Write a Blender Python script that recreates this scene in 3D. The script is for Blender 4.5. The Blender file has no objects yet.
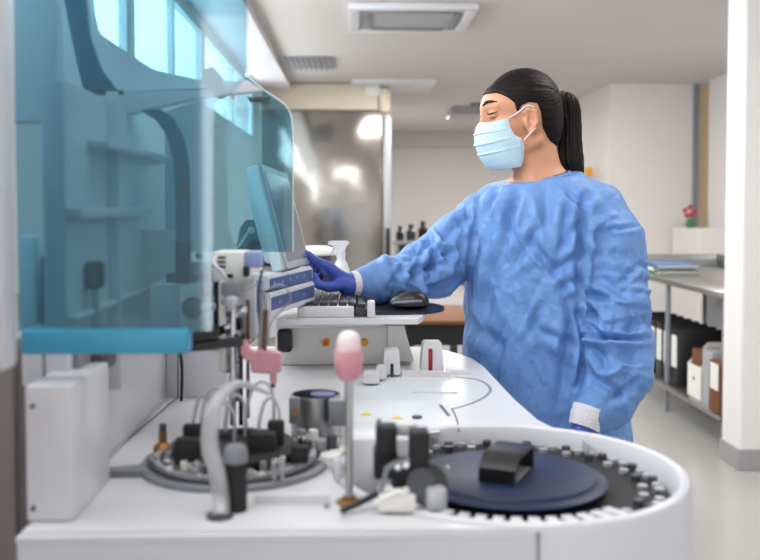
import bpy, bmesh, math, random
import numpy as np
from mathutils import Vector, Matrix, noise
random.seed(7)
COL = bpy.context.scene.collection
PI = math.pi
# ------------------------------------------------------------------ camera
F = 924.0; PX, PY = 380.0, 240.5
CAMZ = 1.28
yaw, tilt = math.radians(1.55), math.radians(2.2)
cam_rot = Matrix.Rotation(-yaw, 3, 'Z') @ Matrix.Rotation(PI/2 - tilt, 3, 'X')
CP = Vector((0, 0, CAMZ))
cd = bpy.data.cameras.new('camera'); cam = bpy.data.objects.new('camera', cd); COL.objects.link(cam)
cam.matrix_world = Matrix.Translation(CP) @ cam_rot.to_4x4()
cd.sensor_width = 36; cd.lens = 36*F/760; cd.shift_y = -(280-PY)/760; cd.clip_start = .05
cd.dof.use_dof = True; cd.dof.focus_distance = 2.32; cd.dof.aperture_fstop = 3.4
bpy.context.scene.camera = cam
def at(px, py, d):
    v = cam_rot @ Vector(((px-PX)/F, -(py-PY)/F, -1)); return CP + v*(d/v.y)
def onz(px, py, z):
    v = cam_rot @ Vector(((px-PX)/F, -(py-PY)/F, -1)); return CP + v*((z-CAMZ)/v.z)
# ------------------------------------------------------------------ materials
def lin(c): return tuple(((x/255)/12.92 if x/255 <= .04045 else ((x/255+.055)/1.055)**2.4) for x in c) + (1,)
def mat(name, rgb, rough=.5, metal=0, spec=.5, var=.04, vscale=6, bump=0, bscale=40, stretch=(1,1,1), sss=0, coat=0, alpha=None):
    m = bpy.data.materials.new(name); m.use_nodes = True; nt = m.node_tree
    p = nt.nodes['Principled BSDF']; c = lin(rgb)
    p.inputs['Roughness'].default_value = rough; p.inputs['Metallic'].default_value = metal
    p.inputs['Specular IOR Level'].default_value = spec; p.inputs['Coat Weight'].default_value = coat
    tc = nt.nodes.new('ShaderNodeTexCoord'); mp = nt.nodes.new('ShaderNodeMapping'); mp.inputs['Scale'].default_value = stretch
    nt.links.new(tc.outputs['Object'], mp.inputs['Vector'])
    n = nt.nodes.new('ShaderNodeTexNoise'); n.inputs['Scale'].default_value = vscale; nt.links.new(mp.outputs[0], n.inputs['Vector'])
    mx = nt.nodes.new('ShaderNodeMix'); mx.data_type = 'RGBA'
    mx.inputs[6].default_value = tuple(x*(1-var) for x in c[:3])+(1,); mx.inputs[7].default_value = tuple(min(1, x*(1+var)) for x in c[:3])+(1,)
    nt.links.new(n.outputs['Fac'], mx.inputs[0]); nt.links.new(mx.outputs[2], p.inputs['Base Color'])
    if bump:
        n2 = nt.nodes.new('ShaderNodeTexNoise'); n2.inputs['Scale'].default_value = bscale; nt.links.new(mp.outputs[0], n2.inputs['Vector'])
        b = nt.nodes.new('ShaderNodeBump'); b.inputs['Strength'].default_value = bump; b.inputs['Distance'].default_value = .01
        nt.links.new(n2.outputs['Fac'], b.inputs['Height']); nt.links.new(b.outputs[0], p.inputs['Normal'])
    if sss:
        p.inputs['Subsurface Weight'].default_value = sss; p.inputs['Subsurface Radius'].default_value = (.02, .008, .004); p.inputs['Subsurface Scale'].default_value = .5
    return m
def tint_mat(name, rgb, gloss=.12, rough=.05, extra=None, dif=0):
    m = bpy.data.materials.new(name); m.use_nodes = True; nt = m.node_tree; nt.nodes.clear()
    o = nt.nodes.new('ShaderNodeOutputMaterial'); t = nt.nodes.new('ShaderNodeBsdfTransparent'); g = nt.nodes.new('ShaderNodeBsdfGlossy')
    t.inputs[0].default_value = lin(rgb); g.inputs['Roughness'].default_value = rough
    fr = nt.nodes.new('ShaderNodeFresnel'); fr.inputs[0].default_value = 1.35
    a = nt.nodes.new('ShaderNodeMath'); a.operation = 'ADD'; a.inputs[1].default_value = gloss; ge = nt.nodes.new('ShaderNodeNewGeometry'); iv = nt.nodes.new('ShaderNodeMath'); iv.operation = 'SUBTRACT'; iv.inputs[0].default_value = 1; nt.links.new(ge.outputs['Backfacing'], iv.inputs[1])
    ml = nt.nodes.new('ShaderNodeMath'); ml.operation = 'MULTIPLY'; nt.links.new(fr.outputs[0], ml.inputs[0]); nt.links.new(iv.outputs[0], ml.inputs[1]); nt.links.new(ml.outputs[0], a.inputs[0])
    mx = nt.nodes.new('ShaderNodeMixShader'); nt.links.new(a.outputs[0], mx.inputs[0]); nt.links.new(t.outputs[0], mx.inputs[1]); nt.links.new(g.outputs[0], mx.inputs[2])
    last = mx
    if dif:
        d = nt.nodes.new('ShaderNodeBsdfDiffuse'); d.inputs[0].default_value = lin(extra or rgb)
        m2 = nt.nodes.new('ShaderNodeMixShader'); m2.inputs[0].default_value = dif
        nt.links.new(mx.outputs[0], m2.inputs[1]); nt.links.new(d.outputs[0], m2.inputs[2]); last = m2
    nt.links.new(last.outputs[0], o.inputs[0]); return m
def emit_mat(name, rgb, s):
    m = bpy.data.materials.new(name); m.use_nodes = True; p = m.node_tree.nodes['Principled BSDF']
    p.inputs['Base Color'].default_value = lin(rgb); p.inputs['Emission Color'].default_value = lin(rgb); p.inputs['Emission Strength'].default_value = s; return m
M = dict(
 wall=mat('wall_paint', (222,218,215), .75, var=.02), ceil=mat('ceiling_paint', (204,198,195), .85, var=.02, vscale=2),
 white=mat('white_plastic', (213,213,217), .32, var=.015), deck=mat('deck_plastic', (206,214,219), .28, var=.015),
 warm=mat('cream_panel', (214,200,182), .55, var=.03), floor=mat('vinyl_floor', (172,170,167), .22, var=.05, vscale=3),
 grey=mat('grey_plastic', (128,132,138), .4), lgrey=mat('light_grey_metal', (176,178,182), .35, metal=.3),
 dgrey=mat('dark_grey_plastic', (62,64,70), .4), black=mat('black_plastic', (20,20,23), .35), blackm=mat('black_matte', (14,14,16), .6),
 steel=mat('brushed_steel', (176,176,176), .3, metal=1, var=.05, bump=.05, bscale=3, stretch=(1,1,6)),
 fridge=mat('polished_steel_sheet', (172,168,163), .16, metal=1, var=.08, vscale=1.5, bump=1.0, bscale=1.5, stretch=(1,1,1.3)),
 chrome=mat('chrome', (200,200,202), .15, metal=1), brass=mat('brass', (150,112,62), .5, metal=.6),
 pink=mat('pink_plastic', (214,150,162), .45), lpink=mat('pale_pink_plastic', (238,218,222), .4), yellow=mat('amber_plastic', (226,160,30), .4),
 red=mat('red_plastic', (150,20,24), .4), orange=mat('orange_plastic', (205,90,40), .4), brown=mat('brown_card', (110,66,36), .7),
 teal=mat('teal_plastic', (4,92,116), .35, spec=.4), rail=mat('blue_rail_plastic', (66,158,192), .35), lblue=mat('light_blue_plastic', (202,224,232), .35),
 navy=mat('navy_plastic', (18,32,66), .42, spec=.35), strip=mat('blue_panel', (74,88,134), .4), lilac=mat('lilac_plastic', (150,160,206), .4),
 gown=mat('blue_nonwoven_fabric', (102,142,199), .5, var=.05, vscale=9, bump=.35, bscale=55, spec=.35),
 glove=mat('blue_nitrile', (62,84,176), .42, var=.05, bump=.3, bscale=90), cuff=mat('white_knit', (226,226,232), .8, bump=.5, bscale=200, stretch=(1,1,1)),
 mask=mat('mask_fabric', (190,218,232), .75, var=.03, bump=.15, bscale=60), strap=mat('white_elastic', (226,226,230), .7),
 skin=mat('skin', (206,150,118), .48, var=.06, vscale=18, sss=.12, spec=.4), lips=mat('brow_hair', (44,26,20), .7),
 hair=mat('dark_hair', (18,10,9), .5, var=.4, vscale=30, bump=.4, bscale=60, stretch=(.25,1,1.4), spec=.22),
 tail=mat('ponytail_hair', (18,10,9), .5, var=.4, vscale=40, bump=.5, bscale=90, stretch=(1.2,1.2,.12), spec=.22),
 scrub=mat('navy_cloth', (40,50,100), .8), paper=mat('paper_white', (224,222,216), .7), green=mat('green_plastic', (60,120,80), .6),
 bluebook=mat('blue_paper', (70,100,140), .6), curtain=mat('cream_curtain', (236,210,168), .8), flower=mat('pink_petals', (190,60,70), .7),
 screen=mat('grey_screen', (100,112,122), .2, spec=.6), cover=tint_mat('blue_tinted_cover', (182,214,224), .05, extra=(90,160,185), dif=.12),
 cover2=tint_mat('pale_tinted_cover', (196,222,229), .05, extra=(90,160,185), dif=.07),
 glass=tint_mat('clear_glass', (236,240,240), .08), frost=tint_mat('translucent_tube', (225,225,228), .08, .25, extra=(225,225,228), dif=.4),
 lamp=emit_mat('lamp_diffuser', (255,250,240), 3.0), base=mat('grey_vinyl_skirting', (150,148,148), .5), cass=mat('cassette_grille', (168,166,170), .5),
 key=mat('dark_key_plastic', (52,52,58), .4), amberliq=mat('rust_part', (96,66,52), .5), mullion=mat('window_frame_paint', (196,204,206), .5),
 eye=mat('eye_white', (220,214,208), .2), sticker=mat('warning_yellow', (220,190,40), .5), bevelw=mat('cream_plastic', (230,228,222), .4))
def crease_bump(m):
    nt = m.node_tree; p = nt.nodes['Principled BSDF']; old = p.inputs['Normal'].links[0].from_node
    tc = nt.nodes.new('ShaderNodeTexCoord'); nz = nt.nodes.new('ShaderNodeTexNoise'); nz.inputs['Scale'].default_value = 7; nz.inputs['Detail'].default_value = 1
    nt.links.new(tc.outputs['Object'], nz.inputs['Vector']); ad = nt.nodes.new('ShaderNodeMix'); ad.data_type = 'RGBA'; ad.blend_type = 'LINEAR_LIGHT'; ad.inputs[0].default_value = .12
    nt.links.new(tc.outputs['Object'], ad.inputs[6]); nt.links.new(nz.outputs['Color'], ad.inputs[7])
    mp = nt.nodes.new('ShaderNodeMapping'); mp.inputs['Rotation'].default_value = (0, .35, 0); mp.inputs['Scale'].default_value = (1.3, 1.3, .75); nt.links.new(ad.outputs[2], mp.inputs['Vector'])
    last = None
    for sc_, di in ((13, .016), (27, .006)):
        v = nt.nodes.new('ShaderNodeTexVoronoi'); v.feature = 'F1'; v.inputs['Scale'].default_value = sc_; nt.links.new(mp.outputs[0], v.inputs['Vector'])
        b = nt.nodes.new('ShaderNodeBump'); b.inputs['Strength'].default_value = .28; b.inputs['Distance'].default_value = di; b.invert = True
        nt.links.new(v.outputs['Distance'], b.inputs['Height']); nt.links.new((last or old).outputs[0], b.inputs['Normal']); last = b
    nt.links.new(last.outputs[0], p.inputs['Normal'])
crease_bump(M['gown'])
# ------------------------------------------------------------------ object helpers
def tag(o, label=None, cat=None, group=None, kind=None):
    if label: o['label'] = label
    if cat: o['category'] = cat
    if group: o['group'] = group
    if kind: o['kind'] = kind
    return o
def thing(name, label, cat, loc=(0,0,0), group=None, rz=0):
    o = bpy.data.objects.new(name, None); COL.objects.link(o); o.location = loc; o.rotation_euler = (0,0,rz); o.empty_display_size = .05
    return tag(o, label, cat, group)
def mesh_obj(name, me, m, parent=None, world=True, smooth=False):
    o = bpy.data.objects.new(name, me); COL.objects.link(o)
    if m: me.materials.clear(); me.materials.append(m)
    off = Vector((0,0,0))
    if parent:
        o.parent = parent; q = parent
        while q: off += Vector(q.location); q = q.parent
    if world and off.length: me.transform(Matrix.Translation(-off))
    if not parent and world:
        # put the origin at the middle of the base
        vs = [v.co for v in me.vertices]
        c = Vector(((min(v.x for v in vs)+max(v.x for v in vs))/2, (min(v.y for v in vs)+max(v.y for v in vs))/2, min(v.z for v in vs)))
        me.transform(Matrix.Translation(-c)); o.location = c
    if smooth:
        me.polygons.foreach_set('use_smooth', [True]*len(me.polygons))
        if smooth != 'all':
            me.set_sharp_from_angle(angle=math.radians(40))
    return o
def obj(name, bm, m, parent=None, smooth=True, world=True, label=None):
    me = bpy.data.meshes.new(name); bmesh.ops.recalc_face_normals(bm, faces=bm.faces); bm.to_mesh(me); bm.free()
    o = mesh_obj(name, me, M[m] if isinstance(m, str) else m, parent, world, smooth)
    if label: o['label'] = label
    return o
def B(): return bmesh.new()
def box(bm, lo, hi, bev=0, seg=2, rot=None, piv=None):
    x0,y0,z0 = [min(a,b) for a,b in zip(lo,hi)]; x1,y1,z1 = [max(a,b) for a,b in zip(lo,hi)]
    v = [bm.verts.new(p) for p in ((x0,y0,z0),(x1,y0,z0),(x1,y1,z0),(x0,y1,z0),(x0,y0,z1),(x1,y0,z1),(x1,y1,z1),(x0,y1,z1))]
    fs = [bm.faces.new([v[i] for i in q]) for q in ((3,2,1,0),(4,5,6,7),(0,1,5,4),(1,2,6,5),(2,3,7,6),(3,0,4,7))]
    if bev:
        es = list({e for f in fs for e in f.edges})
        r = bmesh.ops.bevel(bm, geom=es, offset=bev, segments=seg, affect='EDGES', profile=.5); v = list({w for f in r['faces'] for w in f.verts} | {w for w in v if w.is_valid})
    if rot is not None:
        pv = Vector(piv) if piv is not None else Vector(((x0+x1)/2,(y0+y1)/2,(z0+z1)/2))
        for w in v: w.co = rot @ (w.co-pv) + pv
    return bm
def pbox(bm, x0, y0, x1, y1, d, th, bev=.002):
    a = at(x0, y1, d); b = at(x1, y0, d); return box(bm, (a.x, d, a.z), (b.x, d+th, b.z), bev)
def tube(bm, pts, r, n=12, cap=True):
    pts = [Vector(p) for p in pts]; rs = r if isinstance(r, (list, tuple)) else [r]*len(pts)
    rings = []; up = None
    for i, p in enumerate(pts):
        t = (pts[min(i+1, len(pts)-1)] - pts[max(i-1, 0)]).normalized()
        if up is None: up = t.orthogonal().normalized()
        else: up = (up - t*up.dot(t)).normalized()
        s = t.cross(up)
        rings.append([bm.verts.new(p + (up*math.cos(a) + s*math.sin(a))*rs[i]) for a in [2*PI*k/n for k in range(n)]])
    for A, Bq in zip(rings, rings[1:]):
        for k in range(n): bm.faces.new((A[k], A[(k+1)%n], Bq[(k+1)%n], Bq[k]))
    if cap: bm.faces.new(rings[0][::-1]); bm.faces.new(rings[-1])
    return bm
def spline(pts, n=8):
    P = [Vector(p) for p in pts]; out = []
    for i in range(len(P)-1):
        a, b, c, d = P[max(i-1,0)], P[i], P[i+1], P[min(i+2, len(P)-1)]
        for k in range(n):
            t = k/n; out.append(.5*((2*b)+(c-a)*t+(2*a-5*b+4*c-d)*t*t+(-a+3*b-3*c+d)*t**3))
    return out+[P[-1]]
def cyl(bm, c, r, h, n=32, bev=0, r2=None):
    c = Vector(c); r2 = r if r2 is None else r2
    prof = [(0,0),(r,0),(r2,h),(0,h)] if not bev else [(0,0),(r-bev,0),(r,bev),(r2,h-bev),(r2-bev*.3,h-bev*.3),(r2-bev,h),(0,h)]
    return lathe(bm, c, prof, n)
def lathe(bm, c, prof, n=48, closed=False):
    c = Vector(c); rings = []
    for r, z in prof:
        if r < 1e-6: rings.append([bm.verts.new(c+Vector((0,0,z)))])
        else: rings.append([bm.verts.new(c+Vector((r*math.cos(2*PI*k/n), r*math.sin(2*PI*k/n), z))) for k in range(n)])
    if closed: rings.append(rings[0])
    for A, Q in zip(rings, rings[1:]):
        for k in range(n):
            a = [A[k], A[(k+1)%n]] if len(A) > 1 else [A[0]]; q = [Q[(k+1)%n], Q[k]] if len(Q) > 1 else [Q[0]]
            if len(a)+len(q) > 2: bm.faces.new(a+q)
    return bm
def prism(bm, pts, vec):
    vec = Vector(vec); a = [bm.verts.new(Vector(p)) for p in pts]; b = [bm.verts.new(Vector(p)+vec) for p in pts]; n = len(a)
    bm.faces.new(a); bm.faces.new(b[::-1])
    for i in range(n): bm.faces.new((a[i], b[i], b[(i+1)%n], a[(i+1)%n]))
    return bm
def ppoly(bm, pxs, d, th): return prism(bm, [at(x, y, d) for x, y in pxs], (0, th, 0))
def struct(name, bm, m, smooth=False, parent=None):
    o = obj(name, bm, m, parent, smooth=smooth)
    if parent is None: o['kind'] = 'structure'
    return o
def copy_tree(o, parent=None):
    c = o.copy(); COL.objects.link(c)
    if parent: c.parent = parent
    for ch in list(o.children): copy_tree(ch, c)
    return c
# ------------------------------------------------------------------ implicit surface mesher
class Field:
    def __init__(s, xs, ys, zs):
        s.ax = [np.asarray(a, dtype=np.float64) for a in (xs, ys, zs)]; s.V = np.full([len(a) for a in s.ax], 1.0)
    def sl(s, lo, hi):
        r = []
        for a, l, h in zip(s.ax, lo, hi):
            i = max(0, np.searchsorted(a, l)-1); j = min(len(a), np.searchsorted(a, h)+1); r.append(slice(i, max(j, i+1)))
        return tuple(r)
    def grid(s, S): return np.stack(np.meshgrid(*[a[q] for a, q in zip(s.ax, S)], indexing='ij'), -1)
    def put(s, S, d, k, op):
        V = s.V[S]
        if op == 'sub': d = -d; V = -V
        if op == 'cut': V = -V; d = -d
        if k > 0:
            h = np.clip(.5+.5*(V-d)/k, 0, 1); W = V*(1-h)+d*h-k*h*(1-h)
        else: W = np.minimum(V, d)
        if op == 'sub': W = -np.minimum(W, 9) if k == 0 else -W
        s.V[S] = W
    def cap(s, a, b, ra, rb=None, k=.01, op='add'):
        a = np.array(a[:]); b = np.array(b[:]); rb = ra if rb is None else rb; m = max(ra, rb)+k*1.5+.02
        S = s.sl(np.minimum(a, b)-m, np.maximum(a, b)+m); P = s.grid(S)-a; ba = b-a
        t = np.clip((P@ba)/max(1e-12, ba@ba), 0, 1); d = np.linalg.norm(P-t[..., None]*ba, axis=-1)-(ra+(rb-ra)*t)
        if op == 'sub': s.subf(S, d, k)
        else: s.put(S, d, k, op)
    def subf(s, S, d, k):   # smooth max(V, -d)
        V = s.V[S]; e = -d
        if k > 0:
            h = np.clip(.5-.5*(V-e)/k, 0, 1); s.V[S] = V*(1-h)+e*h+k*h*(1-h)
        else: s.V[S] = np.maximum(V, e)
    def ell(s, c, r, R=None, k=.01, op='add'):
        c = np.array(c[:]); r = np.array(r, float); m = r.max()+k*1.5+.02; S = s.sl(c-m, c+m); P = s.grid(S)-c
        if R is not None: P = P@np.array(R)          # columns of R are the local axes
        k0 = np.linalg.norm(P/r, axis=-1); k1 = np.linalg.norm(P/(r*r), axis=-1)+1e-9; d = k0*(k0-1)/k1
        if op == 'sub': s.subf(S, d, k)
        else: s.put(S, d, k, op)
    def mesh(s, name):
        V = s.V; ins = V < 0; nx, ny, nz = V.shape; X, Y, Z = s.ax
        c = np.zeros((nx-1, ny-1, nz-1), int)
        for i in (0,1):
            for j in (0,1):
                for k in (0,1): c += ins[i:nx-1+i, j:ny-1+j, k:nz-1+k]
        act = (c > 0) & (c < 8); idx = -np.ones(act.shape, int); ii, jj, kk = np.nonzero(act); idx[ii, jj, kk] = np.arange(len(ii))
        acc = np.zeros((len(ii), 3)); cnt = np.zeros(len(ii))
        cor = [(i,j,k) for i in (0,1) for j in (0,1) for k in (0,1)]
        for p in cor:
            for ax in range(3):
                if p[ax]: continue
                q = list(p); q[ax] = 1
                a = V[ii+p[0], jj+p[1], kk+p[2]]; b = V[ii+q[0], jj+q[1], kk+q[2]]; cr = (a < 0) != (b < 0)
                t = np.where(cr, a/np.where(cr, a-b, 1), 0)
                pa = np.stack([X[ii+p[0]], Y[jj+p[1]], Z[kk+p[2]]], -1); pb = np.stack([X[ii+q[0]], Y[jj+q[1]], Z[kk+q[2]]], -1)
                acc += np.where(cr[:, None], pa+(pb-pa)*t[:, None], 0); cnt += cr
        vs = acc/cnt[:, None]; faces = []
        for ax in range(3):
            A = [slice(None)]*3; Bq = [slice(None)]*3; A[ax] = slice(0, -1); Bq[ax] = slice(1, None)
            a = ins[tuple(A)]; b = ins[tuple(Bq)]; e = a != b
            o1, o2 = [(1,2),(2,0),(0,1)][ax]
            I = np.nonzero(e); I = np.stack(I, -1); n1 = V.shape[o1]-1; n2 = V.shape[o2]-1
            I = I[(I[:, o1] > 0) & (I[:, o2] > 0) & (I[:, o1] < n1) & (I[:, o2] < n2)]
            def g(d1, d2):
                J = I.copy(); J[:, o1] -= d1; J[:, o2] -= d2; return idx[J[:, 0], J[:, 1], J[:, 2]]
            q = np.stack([g(1,1), g(0,1), g(0,0), g(1,0)], -1); fl = ~a[I[:, 0], I[:, 1], I[:, 2]]; q[fl] = q[fl][:, ::-1]
            faces.append(q)
        f = np.concatenate(faces); f = f[(f >= 0).all(1)]
        me = bpy.data.meshes.new(name); me.vertices.add(len(vs)); me.vertices.foreach_set('co', vs.ravel())
        me.loops.add(f.size); me.loops.foreach_set('vertex_index', f.ravel()); me.polygons.add(len(f)); me.polygons.foreach_set('loop_start', np.arange(0, f.size, 4))
        me.update(); me.validate(); return me
def smooth_mesh(me, it=1, lam=.5):
    n = len(me.vertices); co = np.empty(n*3); me.vertices.foreach_get('co', co); co = co.reshape(-1, 3)
    e = np.empty(len(me.edges)*2, int); me.edges.foreach_get('vertices', e); e = e.reshape(-1, 2)
    for _ in range(it):
        s = np.zeros_like(co); c = np.zeros(n)
        np.add.at(s, e[:, 0], co[e[:, 1]]); np.add.at(s, e[:, 1], co[e[:, 0]]); np.add.at(c, e[:, 0], 1); np.add.at(c, e[:, 1], 1)
        co = co*(1-lam)+lam*s/np.maximum(c, 1)[:, None]
    me.vertices.foreach_set('co', co.ravel()); me.update()
#@@ROOM
# ================================================================== ROOM
H = 2.5
XL, XR = -.95, 3.45
struct('floor', box(B(), (XL-.05,-3.5,-.1), (7,17,0)), 'floor')
struct('ceiling', box(B(), (XL-.05,-3.5,H), (7,17,H+.1)), 'ceil')
WZ0, WZ1 = 1.88, 2.4
b = B(); box(b, (XL-.05,-3.5,0), (XL,9.35,WZ0)); box(b, (XL-.05,-3.5,WZ1), (XL,9.35,H)); box(b, (XL-.05,-3.5,WZ0), (XL,.2,WZ1)); box(b, (XL-.05,8.7,WZ0), (XL,9.35,WZ1))
ys = [.2, 2.4, 4.0, 5.9, 8.7]
for y in ys[1:-1]: box(b, (XL-.05, y-.03, WZ0), (XL, y+.03, WZ1))
struct('wall_left', b, 'wall')
for i in range(len(ys)-1):
    y0 = ys[i]+(.03 if i else 0); y1 = ys[i+1]-(.03 if i < len(ys)-2 else 0)
    b = B(); ym = (y0+y1)/2
    for lo, hi in (((y0,WZ0),(y1,WZ0+.04)), ((y0,WZ1-.04),(y1,WZ1)), ((y0,WZ0+.04),(y0+.04,WZ1-.04)), ((y1-.04,WZ0+.04),(y1,WZ1-.04)), ((ym-.02,WZ0+.04),(ym+.02,WZ1-.04))):
        box(b, (XL-.04, lo[0], lo[1]), (XL-.005, hi[0], hi[1]))
    w = struct('window_%d' % (i+1), b, 'mullion')
    struct('pane', box(B(), (XL-.03, y0+.03, WZ0+.03), (XL-.025, y1-.03, WZ1-.03)), 'glass', parent=w)
struct('trim_1', box(B(), (XL,-3.4,2.43), (-.63,9.3,H), .004), 'white')
DB = 9.3
def X(px, d): return at(px, 205, d).x
# wall pieces at the far end
b = B(); box(b, (X(609,DB), DB, 0), (X(692,DB), 11.0, H)); struct('wall_right_recess', b, 'wall')
struct('trim_2', box(B(), (X(692,DB)+.001, DB-.03, 0), (X(697,DB), DB+.1, H)), 'grey')
struct('wall_back', box(B(), (XL-.04, 15.7, 0), (6.9, 15.8, H)), 'wall')
struct('trim_3', box(B(), (XL-.04, 15.3, 2.26), (5, 15.7, H)), 'ceil')
struct('wall_corridor', box(B(), (XL-.04, 9.9, 0), (X(386,DB)-.15, 10.0, H)), 'wall')
zc = at(700, 228, DB).z
struct('wall_right_end', box(B(), (X(697,DB), DB, 0), (7, DB+.1, zc)), 'wall')
struct('wall_corridor_side', box(B(), (X(386,DB)-.25, 10.0, 0), (X(386,DB)-.15, 15.7, H)), 'wall')
struct('window_8', box(B(), (X(697,DB), DB+.12, zc), (X(724,DB), DB+.16, H)), 'curtain')
struct('wall_right', box(B(), (XR, 5.2, 0), (XR+.15, 8.95, H)), 'wall')
struct('trim_4', box(B(), (3.2, 8.5, 0), (XR, 9.25, 1.06), .01), 'wall')
# column at the right, with skirting and beam
cx0 = onz(739, 470, 0).x; cy0 = onz(739, 470, 0).y
struct('wall_column', box(B(), (cx0, cy0, 0), (cx0+.7, cy0+.22, H), .012), 'wall')
struct('baseboard_column', box(B(), (cx0-.008, cy0-.008, 0), (cx0+.708, cy0+.228, .1), .004), 'base')
struct('trim_5', box(B(), (cx0-.001, cy0-1.5, 2.34), (cx0+3, cy0-.01, H), .004), 'ceil')
#@@BACK
# ================================================================== BACKGROUND THINGS
x0, x1 = XL+.01, X(391, DB-.02)
fr = thing('refrigerator', 'tall stainless steel refrigerator with cream panel above, at the end of the window wall', 'refrigerator', ((x0+x1)/2, DB, 0))
zt = at(380, 110, DB).z
obj('housing', box(B(), (x0, DB+.03, 0), (x1-.02, DB+.55, H-.005), .005), 'warm', fr)
obj('top_panel', box(B(), (x0, DB-.02, zt), (x1-.13, DB+.03, H-.01), .004), 'warm', fr)
dr = obj('door', box(B(), (x0, DB-.03, .05), (X(381,DB), DB+.03, zt-.01), .006), 'fridge', fr, label='polished steel door')
obj('handle', pbox(B(), 386, 228, 390, 263, DB-.12, .05, .004), 'black', dr, label='black handle')
obj('side_frame', box(B(), (X(383,DB), DB-.05, 0), (X(391,DB), DB+.03, at(0,115,DB).z), .01), 'lgrey', fr)
obj('frame_top', box(B(), (x1-.12, DB-.05, zt-.03), (x1, DB+.03, H-.04), .04), 'warm', fr)
s = obj('name_plate', pbox(B(), 365, 86, 380, 95, DB-.04, .015), 'paper', fr)
# ceiling things
def ceil_xy(px, py): p = onz(px, py, H); return p.x, p.y
ax, ay = ceil_xy(349, 27); bx_, by_ = ceil_xy(464, 27)
cas = thing('air_conditioner', 'square ceiling air conditioning cassette with grey grille near the photo top', 'air conditioner', ((ax+bx_)/2, ay-.42, H))
w = (bx_-ax); y1 = ay; y0 = ay-w
b = B(); f = .07
for lo, hi in (((ax,y0),(bx_,y0+f)), ((ax,y1-f),(bx_,y1)), ((ax,y0+f),(ax+f,y1-f)), ((bx_-f,y0+f),(bx_,y1-f))): box(b, (lo[0],lo[1],H-.04), (hi[0],hi[1],H-.001), .006)
obj('frame', b, 'white', cas); b = B(); box(b, (ax+f,y0+f,H-.03), (bx_-f,y1-f,H-.002)); obj('grille', b, 'cass', cas)
for k in range(4):
    c = Vector(((ax+bx_)/2, (y0+y1)/2, H-.035)); a = k*PI/2; r = Matrix.Rotation(a, 3, 'Z'); bb = B()
    box(bb, (c.x-.24, c.y-w/2+.09, H-.042), (c.x+.24, c.y-w/2+.14, H-.031), .002, rot=r, piv=(c.x, c.y, H-.035)); obj('louvre', bb, 'grey', cas)
ax, ay = ceil_xy(287, 67); bx_, by_ = ceil_xy(334, 57)
v = thing('ceiling_vent', 'rectangular grey slatted vent in the ceiling before the steel cold room', 'vent', ((ax+bx_)/2, (ay+by_)/2, H))
obj('frame', box(B(), (ax, ay, H-.012), (bx_, by_, H-.001), .003), 'lgrey', v)
for k in range(9):
    xx = ax+.03+(bx_-ax-.06)*k/8; obj('slat', box(B(), (xx-.008, ay+.04, H-.025), (xx+.008, by_-.04, H-.012)), 'grey', v)
ax, ay = ceil_xy(352, 90); bx_, by_ = ceil_xy(437, 79)
l = thing('ceiling_light', 'flat white rectangular ceiling light just before the cold room', 'ceiling light', ((ax+bx_)/2, ay+.5, H))
obj('frame', box(B(), (ax, by_, H-.03), (bx_, ay, H-.001), .004), 'white', l)
obj('diffuser', box(B(), (ax+.04, by_+.04, H-.034), (bx_-.04, ay-.04, H-.03)), 'white', l)
ax, ay = ceil_xy(447, 112); bx_, by_ = ceil_xy(482, 106)
l = thing('ceiling_projector_rail', 'small dark edged box under the ceiling of the far corridor', 'ceiling fixture', ((ax+bx_)/2, ay, H))
obj('body', box(B(), (ax, by_, H-.1), (bx_, ay, H-.002), .01), 'cass', l)
tag(obj('smoke_detector', cyl(B(), (*ceil_xy(475,103), H-.05), .06, .048, 24, .01), 'grey'), 'small round smoke detector on the ceiling left of the woman\'s forehead', 'smoke detector')
tag(obj('wall_dispenser', pbox(B(), 594, 170, 600, 180, 10.5, .08, .01), 'yellow'), 'small amber box on the white wall behind the ponytail', 'dispenser')
bpy.data.objects['wall_dispenser'].location = (X(609,DB)-.085, 9.8, bpy.data.objects['wall_dispenser'].location.z)
# steel bench on the right
SX, SY0, SY1, SZ = 1.89, 4.72, 6.75, .83
bench = thing('steel_bench', 'stainless steel side bench with a lower shelf of files, beside the white column', 'bench', (SX+.35, 5.4, 0))
obj('bench_top', box(B(), (SX, SY0, SZ-.035), (SX+.8, SY1, SZ), .006), 'steel', bench)
obj('backsplash', box(B(), (SX, SY1-.03, SZ), (SX+.8, SY1, SZ+.09), .004), 'steel', bench)
obj('backsplash', box(B(), (SX+.77, SY0, SZ), (SX+.8, SY1-.03, SZ+.09), .004), 'steel', bench)
obj('shelf', box(B(), (SX, SY0, .155), (SX+.7, SY1, .18), .005), 'steel', bench)
for lx in (SX+.03, SX+.66):
    for ly in (SY0+.04, 5.64, SY1-.06): obj('leg', box(B(), (lx, ly-.013, 0), (lx+.026, ly+.013, SZ-.036), .004), 'grey', bench)
obj('back_panel', box(B(), (SX+.70, SY0, .18), (SX+.72, SY1, SZ-.036), .002), 'lgrey', bench)
def binder(label, y, h=.31, th=.07, x=SX+.06, col='black', lab=True, dep=.28):
    t = thing('ring_binder', label, 'binder', (x, y, .181), 'black ring binders on the lower shelf')
    b = B(); box(b, (0,0,0), (.004,th,h), .001); box(b, (0,0,0), (dep,.004,h), .001); box(b, (0,th-.004,0), (dep,th,h), .001); obj('cover', b, col, t, world=False)
    obj('pages', box(B(), (.02,.008,.01), (dep-.02,th-.008,h-.02)), 'paper', t, world=False)
    if lab: obj('spine_label', box(B(), (-.002,.012,.11), (0,th-.012,h-.04)), 'paper', t, world=False, label='white spine label')
    return t
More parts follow.
